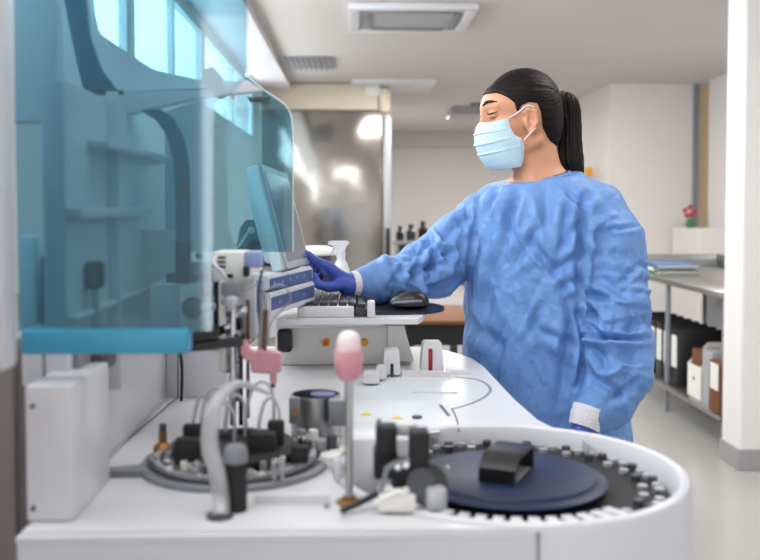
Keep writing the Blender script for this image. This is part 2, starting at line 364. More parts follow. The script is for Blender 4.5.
names = ['black ring binder on the lower steel shelf, farthest from the white column', 'second black ring binder from the far end of the shelf row', 'third black ring binder from the far end of the shelf row',
 'fourth black ring binder from the far end, beside the shelf leg', 'fifth black ring binder from the far end of the shelf row', 'sixth black ring binder, just behind the white magazine file', 'black ring binder partly hidden by the white magazine file']
for i, n in enumerate(names): binder(n, 6.35-i*.14, th=.118, h=.345)
for i, n in enumerate(['black ring binder standing behind the brown folder on the shelf', 'black ring binder standing behind the grey box file', 'black ring binder nearest the white column']):
    binder(n, 5.22-i*.15, x=SX+.33, th=.08, h=.33)
def magfile(name, label, y, th, h, col, x=SX+.05, cat='magazine file'):
    t = thing(name, label, cat, (x, y, .18))
    b = B(); prism(b, [(0,0,0),(.25,0,0),(.25,0,h),(.12,0,h),(0,0,h*.62)], (0,.005,0)); prism(b, [(0,th-.005,0),(.25,th-.005,0),(.25,th-.005,h),(.12,th-.005,h),(0,th-.005,h*.62)], (0,.005,0))
    box(b, (0,.005,0), (.004,th-.005,h*.62)); box(b, (.246,.005,0), (.25,th-.005,h)); box(b, (.004,.005,0), (.246,th-.005,.004)); obj('case', b, col, t, world=False)
    obj('papers', box(B(), (.02,.015,.006), (.24,th-.015,h*.9)), 'brown', t, world=False, label='brown folders inside'); return t
m_ = magfile('magazine_file', 'white magazine file holding brown folders at the front of the lower shelf', 5.11, .2, .3, 'paper')
obj('finger_hole', tube(B(), [(-.002,.1,.11), (.001,.1,.11)], .012), 'dgrey', m_, world=False)
t = thing('box_file', 'plain grey box file standing between the white magazine file and the column', 'box file', (SX+.05, 4.955, .18))
obj('case', box(B(), (0,0,0), (.25,.13,.3), .004), 'lgrey', t, world=False)
t = thing('carton', 'narrow brown carton with a white label, on the lower shelf next to the column', 'box', (SX+.02, 4.76, .18))
obj('case', box(B(), (0,0,0), (.25,.15,.27), .003), 'brown', t, world=False); obj('label_sheet', box(B(), (-.002,.02,.12), (0,.13,.26)), 'paper', t, world=False); obj('label_sheet', box(B(), (.03,-.002,.12), (.12,0,.26)), 'paper', t, world=False)
bk = [('green book at the bottom of the pile on the steel bench', 'green', 0, .022, 0), ('pale book in the middle of the pile on the steel bench', 'paper', .022, .02, .04), ('blue folder on top of the pile on the steel bench', 'bluebook', .042, .02, -.03)]
for lb, c, z, h, o in bk:
    t = thing('book', lb, 'book', (SX+.18, 6.15+o, SZ+z), 'books on the steel bench')
    bb = B(); box(bb, (-.12,-.22,0), (.16,.22,.003)); box(bb, (-.12,-.22,h-.003), (.16,.22,h)); box(bb, (-.123,-.22,0), (-.12,.22,h)); obj('cover', bb, c, t, world=False); obj('pages', box(B(), (-.118,-.215,.0035), (.155,.215,h-.0035)), 'paper', t, world=False)
# flowers on the sill
fp = at(690, 226, 8.9); t = thing('flower_vase', 'small vase of pink flowers on the white ledge in the far right corner', 'vase', (fp.x, 8.9, 1.06))
obj('vase', lathe(B(), (fp.x,8.9,1.06), [(0,0),(.035,0),(.045,.03),(.03,.08),(.02,.09),(.015,.085),(0,.02)], 20), 'green', t)
for k, (dx, dz) in enumerate(((-.05,.17),(0,.2),(.05,.15),(.02,.13),(-.03,.12))):
    st = obj('stem', tube(B(), spline([(fp.x,8.9,1.1),(fp.x+dx*.4,8.9,1.06+dz*.6),(fp.x+dx,8.9,1.06+dz)], 4), .003, 6), 'green', t)
    bb = B(); bmesh.ops.create_icosphere(bb, subdivisions=2, radius=.026, matrix=Matrix.Translation((fp.x+dx,8.9,1.06+dz)))
    for q in bb.verts: q.co += (q.co-Vector((fp.x+dx,8.9,1.06+dz)))*.3*noise.noise(q.co*60)
    obj('bloom', bb, 'flower', st)
# bench and clutter far down the corridor
yb = 11.2; xb0, xb1 = X(393,yb), X(500,yb)
t = thing('laboratory_bench', 'dark far laboratory bench seen beneath the reaching sleeve', 'bench', ((xb0+xb1)/2, yb+.3, 0))
obj('bench_top', box(B(), (xb0, yb, .8), (xb1, yb+.6, .84), .006), 'lgrey', t); obj('cupboard', box(B(), (xb0+.05, yb+.08, .3), (xb1-.02, yb+.58, .799), .005), 'dgrey', t)
for q in (xb0+.03, xb1-.07): obj('leg', box(B(), (q, yb+.04, 0), (q+.04, yb+.08, .799)), 'lgrey', t)
for k, (px, h, c, r, lb) in enumerate(((400,.14,'black',.05,'dark bottle leftmost on the far bench'), (411,.16,'dgrey',.06,'grey bottle beside the dark one on the far bench'), (423,.2,'lips',.06,'tall brown bottle on the far bench above the sleeve'), (435,.15,'paper',.07,'white bottle rightmost on the far bench above the sleeve'))):
    cpt = (X(px,yb+.25), yb+.25, .84); t = thing('bottle', lb, 'bottle', cpt, 'bottles on the far bench')
    obj('body', lathe(B(), cpt, [(0,0),(r,0),(r,h*.7),(r*.45,h*.88),(r*.45,h)], 20), c, t); obj('cap', cyl(B(), (cpt[0],cpt[1],.84+h), r*.55, .04, 16, .004), 'black', t)
#@@ANALYZER
sc_ = thing('side_cabinet', 'dim grey cabinet side at the lower left edge, behind the white housing', 'cabinet', (-.70, 1.7, 0))
obj('body', box(B(), (-.93, 1.4, 0), (-.502, 2.1, 1.08), .004), mat('warm_grey_laminate', (128,120,116), .6), sc_); obj('door', box(B(), (-.92, 1.382, .06), (-.51, 1.3995, 1.06), .003), mat('warm_grey_door', (132,124,120), .6), sc_)
t = thing('work_table', 'dark edged low table standing behind the stand, left of the gown', 'table', (X(432,4.6), 4.7, 0))
q0, q1, zt0 = X(404,4.4), X(475,4.4), at(400,321,4.4).z
obj('table_top', box(B(), (q0, 4.4, zt0-.02), (q1, 5.1, zt0), .003), 'brown', t); obj('apron', box(B(), (q0+.01, 4.42, zt0-.12), (q1-.01, 5.08, zt0-.0205)), 'blackm', t)
for qx in (q0+.01, q1-.05):
    for qy in (4.42, 5.04): obj('leg', box(B(), (qx, qy, 0), (qx+.04, qy+.04, zt0-.121)), 'dgrey', t)
# ================================================================== ANALYZER
Z = .90
an = thing('laboratory_analyzer', 'large white automated analyzer with blue tinted hood, round sample drum and carousels', 'analyzer', (-.05, 1.7, 0))
yf = onz(300, 531, Z).y; DR = .254
DC = Vector((.221, yf+DR, 0))
arc = [(DC.x+DR*math.cos(a), DC.y+DR*math.sin(a)) for a in [math.radians(-90-k*5) for k in range(0, 58)]]
# walk the drum from the front (-90) clockwise round its left side to the back right
edge_px = [(552,437),(535,420),(515,400),(498,382),(484,367),(473,359),(462,354),(448,350),(430,347),(400,346),(300,346)]
edge = [onz(x, y, Z) for x, y in edge_px]
end_a = math.degrees(math.atan2(edge[0].y-DC.y, edge[0].x-DC.x))
arc = [(DC.x+DR*math.cos(math.radians(a)), DC.y+DR*math.sin(math.radians(a))) for a in np.linspace(-90, end_a-360 if end_a > -90 else end_a, 50)]
yback = edge[-1].y
outline = [(-.393, yf)] + arc + [(e.x, e.y) for e in edge[1:]] + [(-.393, yback)]
bm = B(); prism(bm, [(x,y,Z-.012) for x,y in outline], (0,0,.012))
te = [e for e in bm.edges if all(abs(v.co.z-Z) < 1e-5 for v in e.verts)]
bmesh.ops.bevel(bm, geom=te, offset=.005, segments=3, affect='EDGES')
obj('deck', bm, 'white', an)
ins = [(-.392, yf+.0015)] + [(DC.x+(DR+.002)*math.cos(math.radians(a)), DC.y+(DR+.002)*math.sin(math.radians(a))) for a in np.linspace(-91, end_a-359 if end_a > -90 else end_a, 40)] + [(e.x-.012, e.y-.01) for e in edge[1:-1]] + [(-.392, yback-.01)]
bm = B(); prism(bm, [(x,y,.06) for x,y in ins], (0,0,Z-.0125-.06)); obj('base_cabinet', bm, 'white', an)
# drum with raised lip and sunken floor
bm = B(); lathe(bm, (DC.x,DC.y,0), [(0,.05),(DR-.004,.05),(DR-.001,.2),(DR-.001,Z-.006),(DR-.004,Z+.002),(DR-.010,Z+.005),(DR-.016,Z+.002),(DR-.019,Z-.006),(DR-.022,Z-.04),(0,Z-.04)], 128)
drum = obj('drum', bm, 'white', an)
sx = onz(537, 527, Z).x
obj('seam', box(B(), (sx-.002, yf-.002, .2), (sx+.002, yf+.01, Z-.004)), 'grey', drum)
obj('seam', box(B(), (DC.x+.15, DC.y+.13, Z-.035), (DC.x+.152, DC.y+.168, Z-.002)), 'lgrey', drum)
for k in range(5):
    a = math.radians(112+k*4.6); c = (DC.x+(DR-.021)*math.cos(a), DC.y+(DR-.021)*math.sin(a), Z-.018)
    obj('vent_slot', box(B(), (c[0]-.005,c[1]-.004,Z-.025), (c[0]+.005,c[1]+.004,Z-.01), .001, rot=Matrix.Rotation(a-PI/2,3,'Z')), 'lgrey', drum)
# tube ring: dark holder with white rack tabs
ring = obj('tube_ring', lathe(B(), (DC.x,DC.y,Z-.04), [(.1,.0005),(.224,.0005),(.226,.012),(.222,.016),(.1,.016)], 96, closed=True), 'blackm', an)
for k in range(60):
    a = 2*PI*k/60
    for rr in (.190, .212):
        bb = B(); cyl(bb, (DC.x+rr*math.cos(a+(.05 if rr < .2 else 0)), DC.y+rr*math.sin(a+(.05 if rr < .2 else 0)), Z-.024), .0072, .006 if k%3 else .009, 10)
        if rr > .2 or k % 2 == 0:
            o = obj('tube_holder', bb, 'lgrey' if k % 3 else 'dgrey', ring)
        else: bb.free()
for k in range(13):
    a = math.radians(-138+k*7.0)
    c = (DC.x+.196*math.cos(a), DC.y+.196*math.sin(a)); obj('rack_tab', box(B(), (c[0]-.020,c[1]-.007,Z-.023), (c[0]+.020,c[1]+.007,Z-.012), .001, rot=Matrix.Rotation(a,3,'Z')), 'white', ring)
# lid disc (lifts off by its handle)
LC = Vector((.220, DC.y-.014, Z-.017))
lid = thing('rotor_lid', 'navy blue round rotor lid with a black lifting handle in the white drum', 'lid', LC)
obj('disc', lathe(B(), LC, [(0,0),(.135,0),(.139,.003),(.139,.006),(.133,.009),(.125,.010),(.123,.013),(.120,.0145),(0,.0145)], 96), 'navy', lid)
hc = LC+Vector((-.004,-.010,.0145)); R = Matrix.Rotation(math.radians(64), 3, 'Z')
def arch(w, t, hh, bar, ln):   # bracket shaped handle swept along local y
    pro = [(-w,0),(-w,hh*.55),(-w*.55,hh),(w*.8,hh),(w,hh*.85),(w,0),(w-t,0),(w-t,hh-bar),(-w*.55+t*.3,hh-bar),(-w+t,hh*.45),(-w+t,0)]
    return [hc+R@Vector((x,-ln,z)) for x,z in pro], R@Vector((0,2*ln,0))
p, vv = arch(.050, .006, .036, .006, .026); h = obj('handle', prism(B(), p, vv), 'black', lid)
obj('handle_label', box(B(), (hc.x-.040,hc.y-.022,hc.z+.0002), (hc.x+.042,hc.y+.024,hc.z+.002), rot=R), 'lgrey', lid)
# grooves, stickers and low raised parts on the deck
def line_on(pxs, w, m, name, parent=an, h=.0012):
    P = spline([onz(x, y, Z) for x, y in pxs], 6); bm = B(); L = []
    for i, p in enumerate(P):
        t = (P[min(i+1,len(P)-1)]-P[max(i-1,0)]).normalized(); n = Vector((-t.y, t.x, 0))*w/2; L.append((p+n, p-n))
    rows = [[bm.verts.new(q+Vector((0,0,z))) for q in (a, b_) for z in (-.001, h)] for a, b_ in L]
    for A, Q in zip(rows, rows[1:]):
        for i, j in ((0,1),(1,3),(3,2),(2,0)): bm.faces.new((A[i],A[j],Q[j],Q[i]))
    bm.faces.new([rows[0][i] for i in (0,1,3,2)]); bm.faces.new([rows[-1][i] for i in (2,3,1,0)])
    return obj(name, bm, m, parent)
line_on([(455,377),(478,380),(490,388),(486,396),(470,404),(452,409)], .006, 'grey', 'groove', h=.0006)
line_on([(452,409),(457,420),(459,431)], .003, 'dgrey', 'groove', h=.0006)
line_on([(440,405),(449,416)], .006, 'dgrey', 'slot', h=.0008)
line_on([(412,393),(457,393)], .010, 'white', 'guide_bar', h=.003)
line_on([(255,503),(330,503)], .012, 'white', 'guide_bar', h=.012)
line_on([(402,376.5),(450,376.5)], .012, 'white', 'guide_bar', h=.012)
for (x, y) in ((366,414),(397,418),(356,424)):
    c = onz(x, y, Z); obj('warning_sticker', prism(B(), [c+Vector((-.011,-.01,0)), c+Vector((.011,-.01,0)), c+Vector((0,.016,0))], (0,0,.0012)), 'sticker', an)
c = onz(417,418,Z); obj('button', cyl(B(), c, .009, .004, 20, .001), 'dgrey', an, label='dark round button')
c = onz(289,500,Z); obj('button', cyl(B(), c, .006, .004, 16), 'dgrey', an)
c = onz(327,507,Z); obj('screw', cyl(B(), c, .004, .002, 12), 'grey', an)
# pale plate behind the carousels
plate = [(352,440),(352,400),(378,379),(452,379),(478,386),(468,401),(436,409),(440,432)]
obj('raised_plate', prism(B(), [onz(x,y,Z)-Vector((0,0,.001)) for x,y in plate], (0,0,.0014)), 'deck', an)
# barcode reader with red stack window and two small white housings
def taper(px0, px1, ptop, pbot, d, th, inset, m, name, parent):
    a = at(px0, pbot, d); b_ = at(px1, pbot, d); t = at(px0, ptop, d).z; i = inset
    bm = B(); z0 = Z+.003
    v = [bm.verts.new(p) for p in ((a.x,d,z0),(b_.x,d,z0),(b_.x,d+th,z0),(a.x,d+th,z0),(a.x+i,d+i*.6,t),(b_.x-i,d+i*.6,t),(b_.x-i,d+th-i,t),(a.x+i,d+th-i,t))]
    for q in ((3,2,1,0),(4,5,6,7),(0,1,5,4),(1,2,6,5),(2,3,7,6),(3,0,4,7)): bm.faces.new([v[k] for k in q])
    bmesh.ops.bevel(bm, geom=bm.edges[:], offset=.003, segments=2, affect='EDGES'); return obj(name, bm, m, parent)
d = onz(430,374,Z).y
r = taper(421,444,343,375,d,.06,.005,'white','barcode_reader',an)
obj('window_strip', pbox(B(), 428.5, 349, 432.5, 372, d-.001, .006, .0005), 'red', r, label='red window strip')
obj('foot_gasket', pbox(B(), 422, 372, 436, 375, d-.004, .02, .0005), 'black', r)
d2 = onz(392,377,Z).y
r = taper(383,401,350,378,d2,.05,.004,'white','sensor_housing',an); obj('window_strip', pbox(B(), 390.5, 364, 393.5, 378, d2-.003, .006, .0005), 'black', r)
r = taper(375,387,367,380,d2-.05,.04,.003,'white','sensor_housing',an)
r = taper(362,380,375,392,d2-.1,.06,.003,'white','sensor_housing',an)
obj('cap', pbox(B(), 447, 370, 471, 379, d-.01, .03, .003), 'white', an)
# left end: pillar, box, inner wall
obj('front_pillar', box(B(), (-.56, 1.04, 1.092), (at(17,200,1.085).x, 1.085, 1.9), .008), 'white', an)
a = at(25,524,1.105)
bb = obj('side_housing', box(B(), (at(25,450,1.105).x, 1.105, Z), (at(72,450,1.105).x, 1.275, at(30,386,1.105).z), .004), 'white', an)
for (x, y) in ((33,406),(33.5,508)):
    c = at(x, y, 1.105); obj('screw', tube(B(), [c, c-Vector((0,.003,0))], .003, 10), 'dgrey', bb)
obj('rear_column', pbox(B(), 22, 330, 42, 386, 1.2, .06), 'white', an)
obj('motor_block', pbox(B(), 42, 350, 80, 386, 1.22, .07, .006), 'grey', an); obj('motor_block', pbox(B(), 78, 350, 104, 374, 1.27, .07, .006), 'dgrey', an)
WXI = -.372
iw = obj('inner_wall', box(B(), (WXI-.03, 1.2, Z), (WXI, 1.95, 1.44), .003), 'white', an)
obj('ledge', box(B(), (WXI, 1.2, 1.262), (WXI+.02, 1.62, 1.276), .002), 'white', iw); obj('ledge', box(B(), (WXI, 1.3, 1.36), (WXI+.03, 1.8, 1.37), .002), 'white', iw)
obj('ledge', box(B(), (WXI, 1.2, 1.13), (WXI+.015, 1.8, 1.137), .002), 'white', iw)
obj('divider', box(B(), (WXI, 1.4, 1.0), (WXI+.018, 1.406, 1.45), .001), 'white', iw)
obj('upper_cabinet', box(B(), (-.52, 1.3, at(0,122,1.3).z), (at(58,60,1.3).x, 1.33, 1.75), .004), 'white', an)
obj('rear_panel', box(B(), (WXI, 1.82, Z), (at(228,400,1.82).x, 1.85, at(0,285,1.82).z), .003), 'white', an)
obj('cable', tube(B(), [onz(109,457,Z)+Vector((0,0,.002)), onz(172,404,Z)+Vector((0,0,.004)), at(178,398,1.8), at(178,352,1.81)], .0013, 6), 'dgrey', an)
obj('cable', tube(B(), spline([at(180,352,1.79), at(182,370,1.79), at(181,410,1.79)], 4), .003, 8), 'black', an)
obj('base_strip', box(B(), (WXI, 1.26, Z), (WXI+.006, 1.8, Z+.006)), 'lgrey', iw)
# hood: tinted sheets, rail, ribs
hood = obj('hood_sheet', ppoly(B(), [(12,-60),(247,-60),(247,76),(232,92),(216,98),(213,125),(212,331),(18,331)], 1.15, .004), 'cover', an, smooth=False, label='blue tinted transparent hood sheet')
obj('hood_rail', pbox(B(), 20, 330, 188, 355, 1.14, .03, .004), 'rail', hood, label='opaque blue rail')
obj('hood_rib', ppoly(B(), [(140,110),(160,109),(174,118),(184,138),(189,165),(190,200),(190,262),(176,262),(175.5,200),(173,160),(166,134),(156,120)], 1.5, .012), 'teal', hood)
obj('bolt', tube(B(), [at(183,190,1.5), at(183,190,1.494)], .009, 16), 'amberliq', hood)
obj('hood_rib', ppoly(B(), [(60,-20),(84,-20),(90,35),(100,68),(118,92),(84,92),(76,60),(68,20)], 1.48, .012), 'teal', hood)
obj('hood_lip', ppoly(B(), [(80,90),(121,90),(121,93.5),(80,93.5)], 1.45, .02), 'black', hood)
obj('hood_shell', ppoly(B(), [(40,-40),(86,-40),(90,10),(94,28),(108,46),(130,60),(155,70),(195,79),(247,82),(247,86),(120,92),(40,94)], 1.56, .03), 'white', hood)
obj('hood_beam', ppoly(B(), [(80,93),(205,90),(247,80),(262,90),(200,97),(150,108),(80,125)], 1.52, .03), 'white', hood)
far = obj('hood_sheet', ppoly(B(), [(165,112),(204,98),(247,76),(264,90),(284,104),(291,116),(293,140),(293,252),(165,252)], 1.72, .004), 'cover2', an, smooth=False, label='paler tinted hood sheet in front of the monitor')
obj('hood_edge', tube(B(), spline([at(x,y,1.717) for x,y in ((247,76),(264,90),(284,104),(291,116),(293,140),(293,200),(293,252))], 4), .0012, 6), 'lblue', far)
obj('camera_pod', ppoly(B(), [(203,70),(212,66),(222,78),(224,92),(216,96),(204,86)], 1.5, .05), 'teal', far)
for (x, y, r_) in ((246,88,.006),(233,97,.005)): obj('bolt', tube(B(), [at(x,y,1.712), at(x,y,1.70)], r_, 14), 'chrome', far)
obj('hinge_plate', ppoly(B(), [(247,97),(270,97),(268,102),(250,102)], 1.70, .01), 'dgrey', far)
b = B(); ppoly(b, [(108,230),(186,230),(189,236),(189,255),(150,330),(108,330)], 1.62, .02); obj('inner_panel', b, 'white', an)
# things behind the near sheet: camera block, motor
o = obj('pipettor_block', pbox(B(), 36, 256, 82, 326, 1.28, .06, .006), 'grey', an)
for (x, y, r_, m) in ((65,272,.016,'dgrey'),(58,318,.016,'grey')): obj('lens', tube(B(), [at(x,y,1.28), at(x,y,1.262)], r_, 20), m, o)
obj('clamp', pbox(B(), 84, 262, 100, 290, 1.27, .03, .006), 'black', o); obj('post', pbox(B(), 91, 290, 98, 352, 1.275, .012), 'lgrey', o)
obj('side_bar', pbox(B(), 20, 236, 34, 332, 1.25, .03), 'lblue', an)
mb = obj('drive_housing', pbox(B(), 150, 284, 192, 334, 1.5, .1, .003), 'white', an)
mb2 = obj('drive_plate', pbox(B(), 180, 284, 222, 352, 1.46, .02, .003), 'white', an)
obj('shaft', tube(B(), [at(193,308,1.46), at(193,308,1.452)], .0175, 24), 'dgrey', mb2); obj('shaft', tube(B(), [at(193,308,1.452), at(195,308,1.43)], .010, 20), 'black', mb2)
obj('shaft', tube(B(), [at(196,308,1.44), at(216,307,1.44)], .006, 14), 'lgrey', mb2)
obj('belt_arm', ppoly(B(), [(189,335),(222,325),(240,322),(240,330),(189,344)], 1.42, .03), 'black', mb2); obj('belt_arm', ppoly(B(), [(189,345),(243,337),(243,346),(189,352)], 1.40, .03), 'black', mb2)
obj('bracket', pbox(B(), 175, 241, 188, 284, 1.46, .02), 'black', an); obj('screw', tube(B(), [at(181,246,1.46), at(181,246,1.457)], .002, 10), 'chrome', an)
obj('bracket', pbox(B(), 166, 273, 215, 283, 1.47, .02), 'dgrey', an); obj('valve', pbox(B(), 190, 262, 212, 281, 1.47, .03, .003), 'grey', an)
obj('clip', pbox(B(), 207.5, 263, 211, 271, 1.465, .004, .001), 'sticker', an); obj('knob', tube(B(), [at(199,256,1.5), at(199,256,1.49)], .006, 14), 'amberliq', an)
obj('valve', pbox(B(), 200, 284, 214, 297, 1.44, .02, .003), 'dgrey', an)
# gantry: head box, column plates
g = obj('gantry_head', pbox(B(), 213, 252, 244, 282, 1.44, .08, .003), 'bevelw', an)
for k in range(3): obj('vent_slot', pbox(B(), 218, 256.5+k*4.6, 225.5, 258.6+k*4.6, 1.4385, .003, .0005), 'black', g)
obj('label_block', pbox(B(), 244, 252, 260, 268, 1.44, .06), 'lilac', g, label='lilac block'); obj('slot', pbox(B(), 227, 274, 233, 278, 1.4385, .003, .0005), 'black', g)
obj('connector', pbox(B(), 243, 267, 249, 277, 1.43, .02), 'black', g)
obj('hose', tube(B(), spline([at(215,256,1.43), at(214,264,1.42), at(222,272,1.415), at(227,281,1.42)], 5), .0028, 10), 'white', g)
gc = obj('gantry_column', pbox(B(), 219, 282, 226, 372, 1.42, .03, .002), 'bevelw', an)
obj('plate', pbox(B(), 221, 282, 240, 296, 1.40, .03, .003), 'grey', gc); obj('plate', pbox(B(), 240, 279, 255, 340, 1.45, .02, .002), 'white', gc)
obj('plate', pbox(B(), 214, 282, 222, 325, 1.44, .03, .002), 'black', gc); obj('plate', pbox(B(), 229, 296, 238, 402, 1.45, .012, .001), 'chrome', gc)
obj('rod', tube(B(), [at(248,300,1.43), at(248,418,1.43)], .0028, 10), 'amberliq', gc); obj('rod', tube(B(), [at(241,340,1.44), at(241,425,1.44)], .0035, 10), 'black', gc)
obj('rod', tube(B(), [at(233,296,1.42), at(233,425,1.42)], .005, 12), 'chrome', gc); obj('rod', tube(B(), [at(226.5,345,1.45), at(226.5,372,1.45)], .006, 12), 'blackm', gc)
obj('nozzle', lathe(B(), at(231,312,1.39), [(0,0),(.005,.004),(.010,.016),(.010,.022),(0,.022)], 20), 'white', gc)
obj('fitting', pbox(B(), 238, 306, 247, 314, 1.42, .015), 'chrome', gc); obj('fitting', pbox(B(), 236, 318, 242, 330, 1.42, .012), 'black', gc)
for k in range(7): obj('fitting', pbox(B(), 224+random.uniform(-4,12), 288+k*12, 230+random.uniform(0,14), 294+k*12, 1.405+.004*k, .01, .002), random.choice(['lgrey','chrome','dgrey']), gc)
for pts, r_, m in (([(244,290),(256,285),(263,290),(266,310),(262,330),(248,345)], .0018, 'lgrey'), ([(250,330),(240,338),(228,341),(205,340)], .002, 'frost'), ([(270,288),(282,285),(291,298),(280,312),(270,325),(268,345)], .0012, 'lgrey'), ([(262,270),(258,300),(262,340)], .002, 'dgrey')):
    obj('hose', tube(B(), spline([at(x,y,1.43+.01*i) for i,(x,y) in enumerate(pts)], 6), r_, 8), m, g)
# pink probe holder
pk = obj('probe_holder', ppoly(B(), [(241,342),(246,341),(249,349),(254,352),(262,349),(264,352),(270,351),(281,354),(281,372),(276,374),(276,384),(270,384),(270,374),(251,373),(250,362),(244,360),(240,353)], 1.40, .02), 'pink', an)
bmx = B(); bmx.from_mesh(pk.data); bmesh.ops.bevel(bmx, geom=[e for e in bmx.edges if abs(e.verts[0].co.y-e.verts[1].co.y) < 1e-5], offset=.002, segments=2, affect='EDGES'); bmx.to_mesh(pk.data); bmx.free()
obj('probe_collar', tube(B(), [at(273,384,1.41), at(273,387.5,1.41)], .0035, 12), 'black', pk); obj('needle', tube(B(), [at(273,387,1.41), at(273.5,432,1.41)], .0012, 8), 'steel', pk)
obj('probe_rod', tube(B(), [at(266,310,1.42), at(264,352,1.41)], .004, 10), 'amberliq', pk); obj('probe_rod', tube(B(), [at(262,290,1.42), at(260,350,1.41)], .003, 10), 'grey', pk)
# pink topped mixer on its rod with brass foot
c = onz(349, 503, Z); topz = at(347, 376, c.y).z
rod = obj('mixer_rod', tube(B(), [c, (c.x,c.y,topz+.01)], .0052, 16), 'steel', an)
obj('brass_foot', lathe(B(), c, [(0,0),(.016,0),(.0165,.003),(.012,.005),(.0085,.0055),(.0085,.009),(0,.009)], 28), 'brass', rod, label='brass foot')
zz = topz; zt = at(347,328,c.y).z; hh = zt-zz
mx_ = obj('mixer_head', lathe(B(), (c.x,c.y,zz-.004), [(0,0),(.011,0),(.0175,.008),(.0185,hh*.55),(.0165,hh*.62),(0,hh*.62)], 28), 'pink', rod, label='pink lower half')
obj('mixer_cap', lathe(B(), (c.x,c.y,zz-.004), [(0,hh*.6),(.0155,hh*.62),(.0150,hh*.8),(.012,hh*.93),(.006,hh),(0,hh*1.01)], 28), 'lpink', mx_, label='pale pink dome')
obj('lever', tube(B(), [at(341,514,1.12)+Vector((0,0,.004)), at(358,508,1.13)+Vector((0,0,.005)), at(377,503,1.15)+Vector((0,0,.012))], .004, 10), 'black', an)
# translucent hose and capped black post in front
q = [onz(220,518,Z), at(221,500,1.13), at(217,472,1.13), at(210,448,1.14), at(211,422,1.15), at(219,398,1.17), at(240,384,1.24), at(270,394,1.32)]
ho = obj('drain_hose', tube(B(), spline(q, 8), [.0108]*36+[.0106-.0004*k for k in range(1,22)], 20), 'frost', an, label='wide translucent hose')
obj('hose_seat', lathe(B(), onz(220,517,Z), [(0,0),(.0165,0),(.0165,.004),(.0125,.005),(0,.005)], 24), 'dgrey', ho)
c = onz(236, 510, Z); zc = at(236,462,c.y).z
ps = obj('post', lathe(B(), c, [(0,0),(.014,0),(.014,zc-Z),(0,zc-Z)], 24), 'blackm', an); obj('post_cap', lathe(B(), (c.x,c.y,zc), [(0,0),(.014,0),(.0148,.004),(.0145,.016),(.011,.021),(0,.022)], 24), 'grey', ps, label='grey cap')
# left carousel
CC = Vector((onz(235,466,Z).x, 1.345, Z))
ca = obj('carousel', lathe(B(), CC, [(0,0),(.136,0),(.1365,.006),(.130,.009),(.104,.008),(.102,.006),(0,.006)], 96), 'grey', an)
obj('carousel_gap', lathe(B(), CC, [(.101,.0055),(.108,.0055),(.108,.0115),(.101,.0115)], 96, closed=True), 'black', ca)
obj('carousel_gap', lathe(B(), CC, [(.119,.0075),(.127,.0075),(.127,.0105),(.119,.0105)], 96, closed=True), 'black', ca)
obj('carousel_ring', lathe(B(), CC, [(.109,.008),(.118,.008),(.118,.017),(.109,.017)], 96, closed=True), 'lgrey', ca)
obj('hub_disc', lathe(B(), CC, [(0,.006),(.088,.006),(.091,.026),(.084,.034),(.03,.038),(0,.038)], 64), 'blackm', ca)
for k in range(42):
    a = 2*PI*k/42; p_ = CC+Vector((.098*math.cos(a), .098*math.sin(a), .006)); hgt = random.choice([.010,.014,.022])
    obj('cuvette', cyl(B(), p_, .0052, hgt, 12, .001), random.choice(['lgrey','chrome','bevelw','grey']), ca)
for k in range(14):
    a = math.radians(-160+k*24.3+random.uniform(-6,6)); p_ = CC+Vector((.117*math.cos(a), .117*math.sin(a), .016))
    obj('screw', cyl(B(), p_, .005, random.choice([.003,.006,.02]), 12), random.choice(['chrome','bevelw','lgrey']), ca)
for (px, py0, py1, w_, dd) in ((193,424,462,.014,1.33),(207,418,440,.008,1.40),(276,420,452,.012,1.33),(262,432,462,.02,1.30),(188,438,468,.018,1.28),(300,455,478,.012,1.28),(220,440,466,.016,1.36),(245,432,470,.014,1.38)):
    a_ = at(px, py0, dd); obj('clamp_arm', box(B(), (a_.x-w_, dd-w_*.7, CC.z+.02), (a_.x+w_, dd+w_*.7, max(a_.z, Z+.045)), .004), 'blackm', ca)
for (px, dd, h_) in ((274,1.235,.032),(282,1.235,.036),(190,1.245,.026),(197,1.24,.03),(250,1.232,.02)):
    p_ = at(px, 450, dd); obj('pin', tube(B(), [(p_.x,dd,Z+.01), (p_.x,dd,Z+h_)], .0028, 10), 'lgrey', ca); obj('pin_head', lathe(B(), (p_.x,dd,Z+h_), [(0,0),(.005,.001),(.005,.005),(0,.008)], 12), 'chrome', ca)
obj('bracket_plate', prism(B(), [onz(110,474,Z), onz(142,471,Z), onz(146,462,Z), onz(165,455,Z), onz(178,470,Z), onz(165,485,Z), onz(142,478,Z), onz(110,478,Z)], (0,0,.01)), 'grey', ca)
v_ = onz(163,458,Z); vt = obj('solenoid', lathe(B(), v_+Vector((0,0,.01)), [(0,0),(.014,0),(.014,.008),(.009,.012),(.006,.014),(.006,.03),(0,.03)], 20), 'brass', ca)
obj('solenoid_cap', cyl(B(), v_+Vector((0,0,.04)), .0055, .012, 14, .001), 'dgrey', vt)
# clear tubing bundle over carousel
for k, (x, y, d_, s_) in enumerate(((205,400,1.38,1),(228,405,1.36,.8),(250,395,1.4,1.1),(196,405,1.4,.7),(262,408,1.38,.8),(215,415,1.33,.9))):
    pts = [at(x,y+45,d_), at(x-4*s_,y+20,d_), at(x+4*s_,y-8*s_,d_), at(x+16*s_,y-10*s_,d_), at(x+22*s_,y+8,d_), at(x+20*s_,y+40,d_)]
    obj('clear_tube', tube(B(), spline(pts, 6), .0026, 8), 'frost', ca)
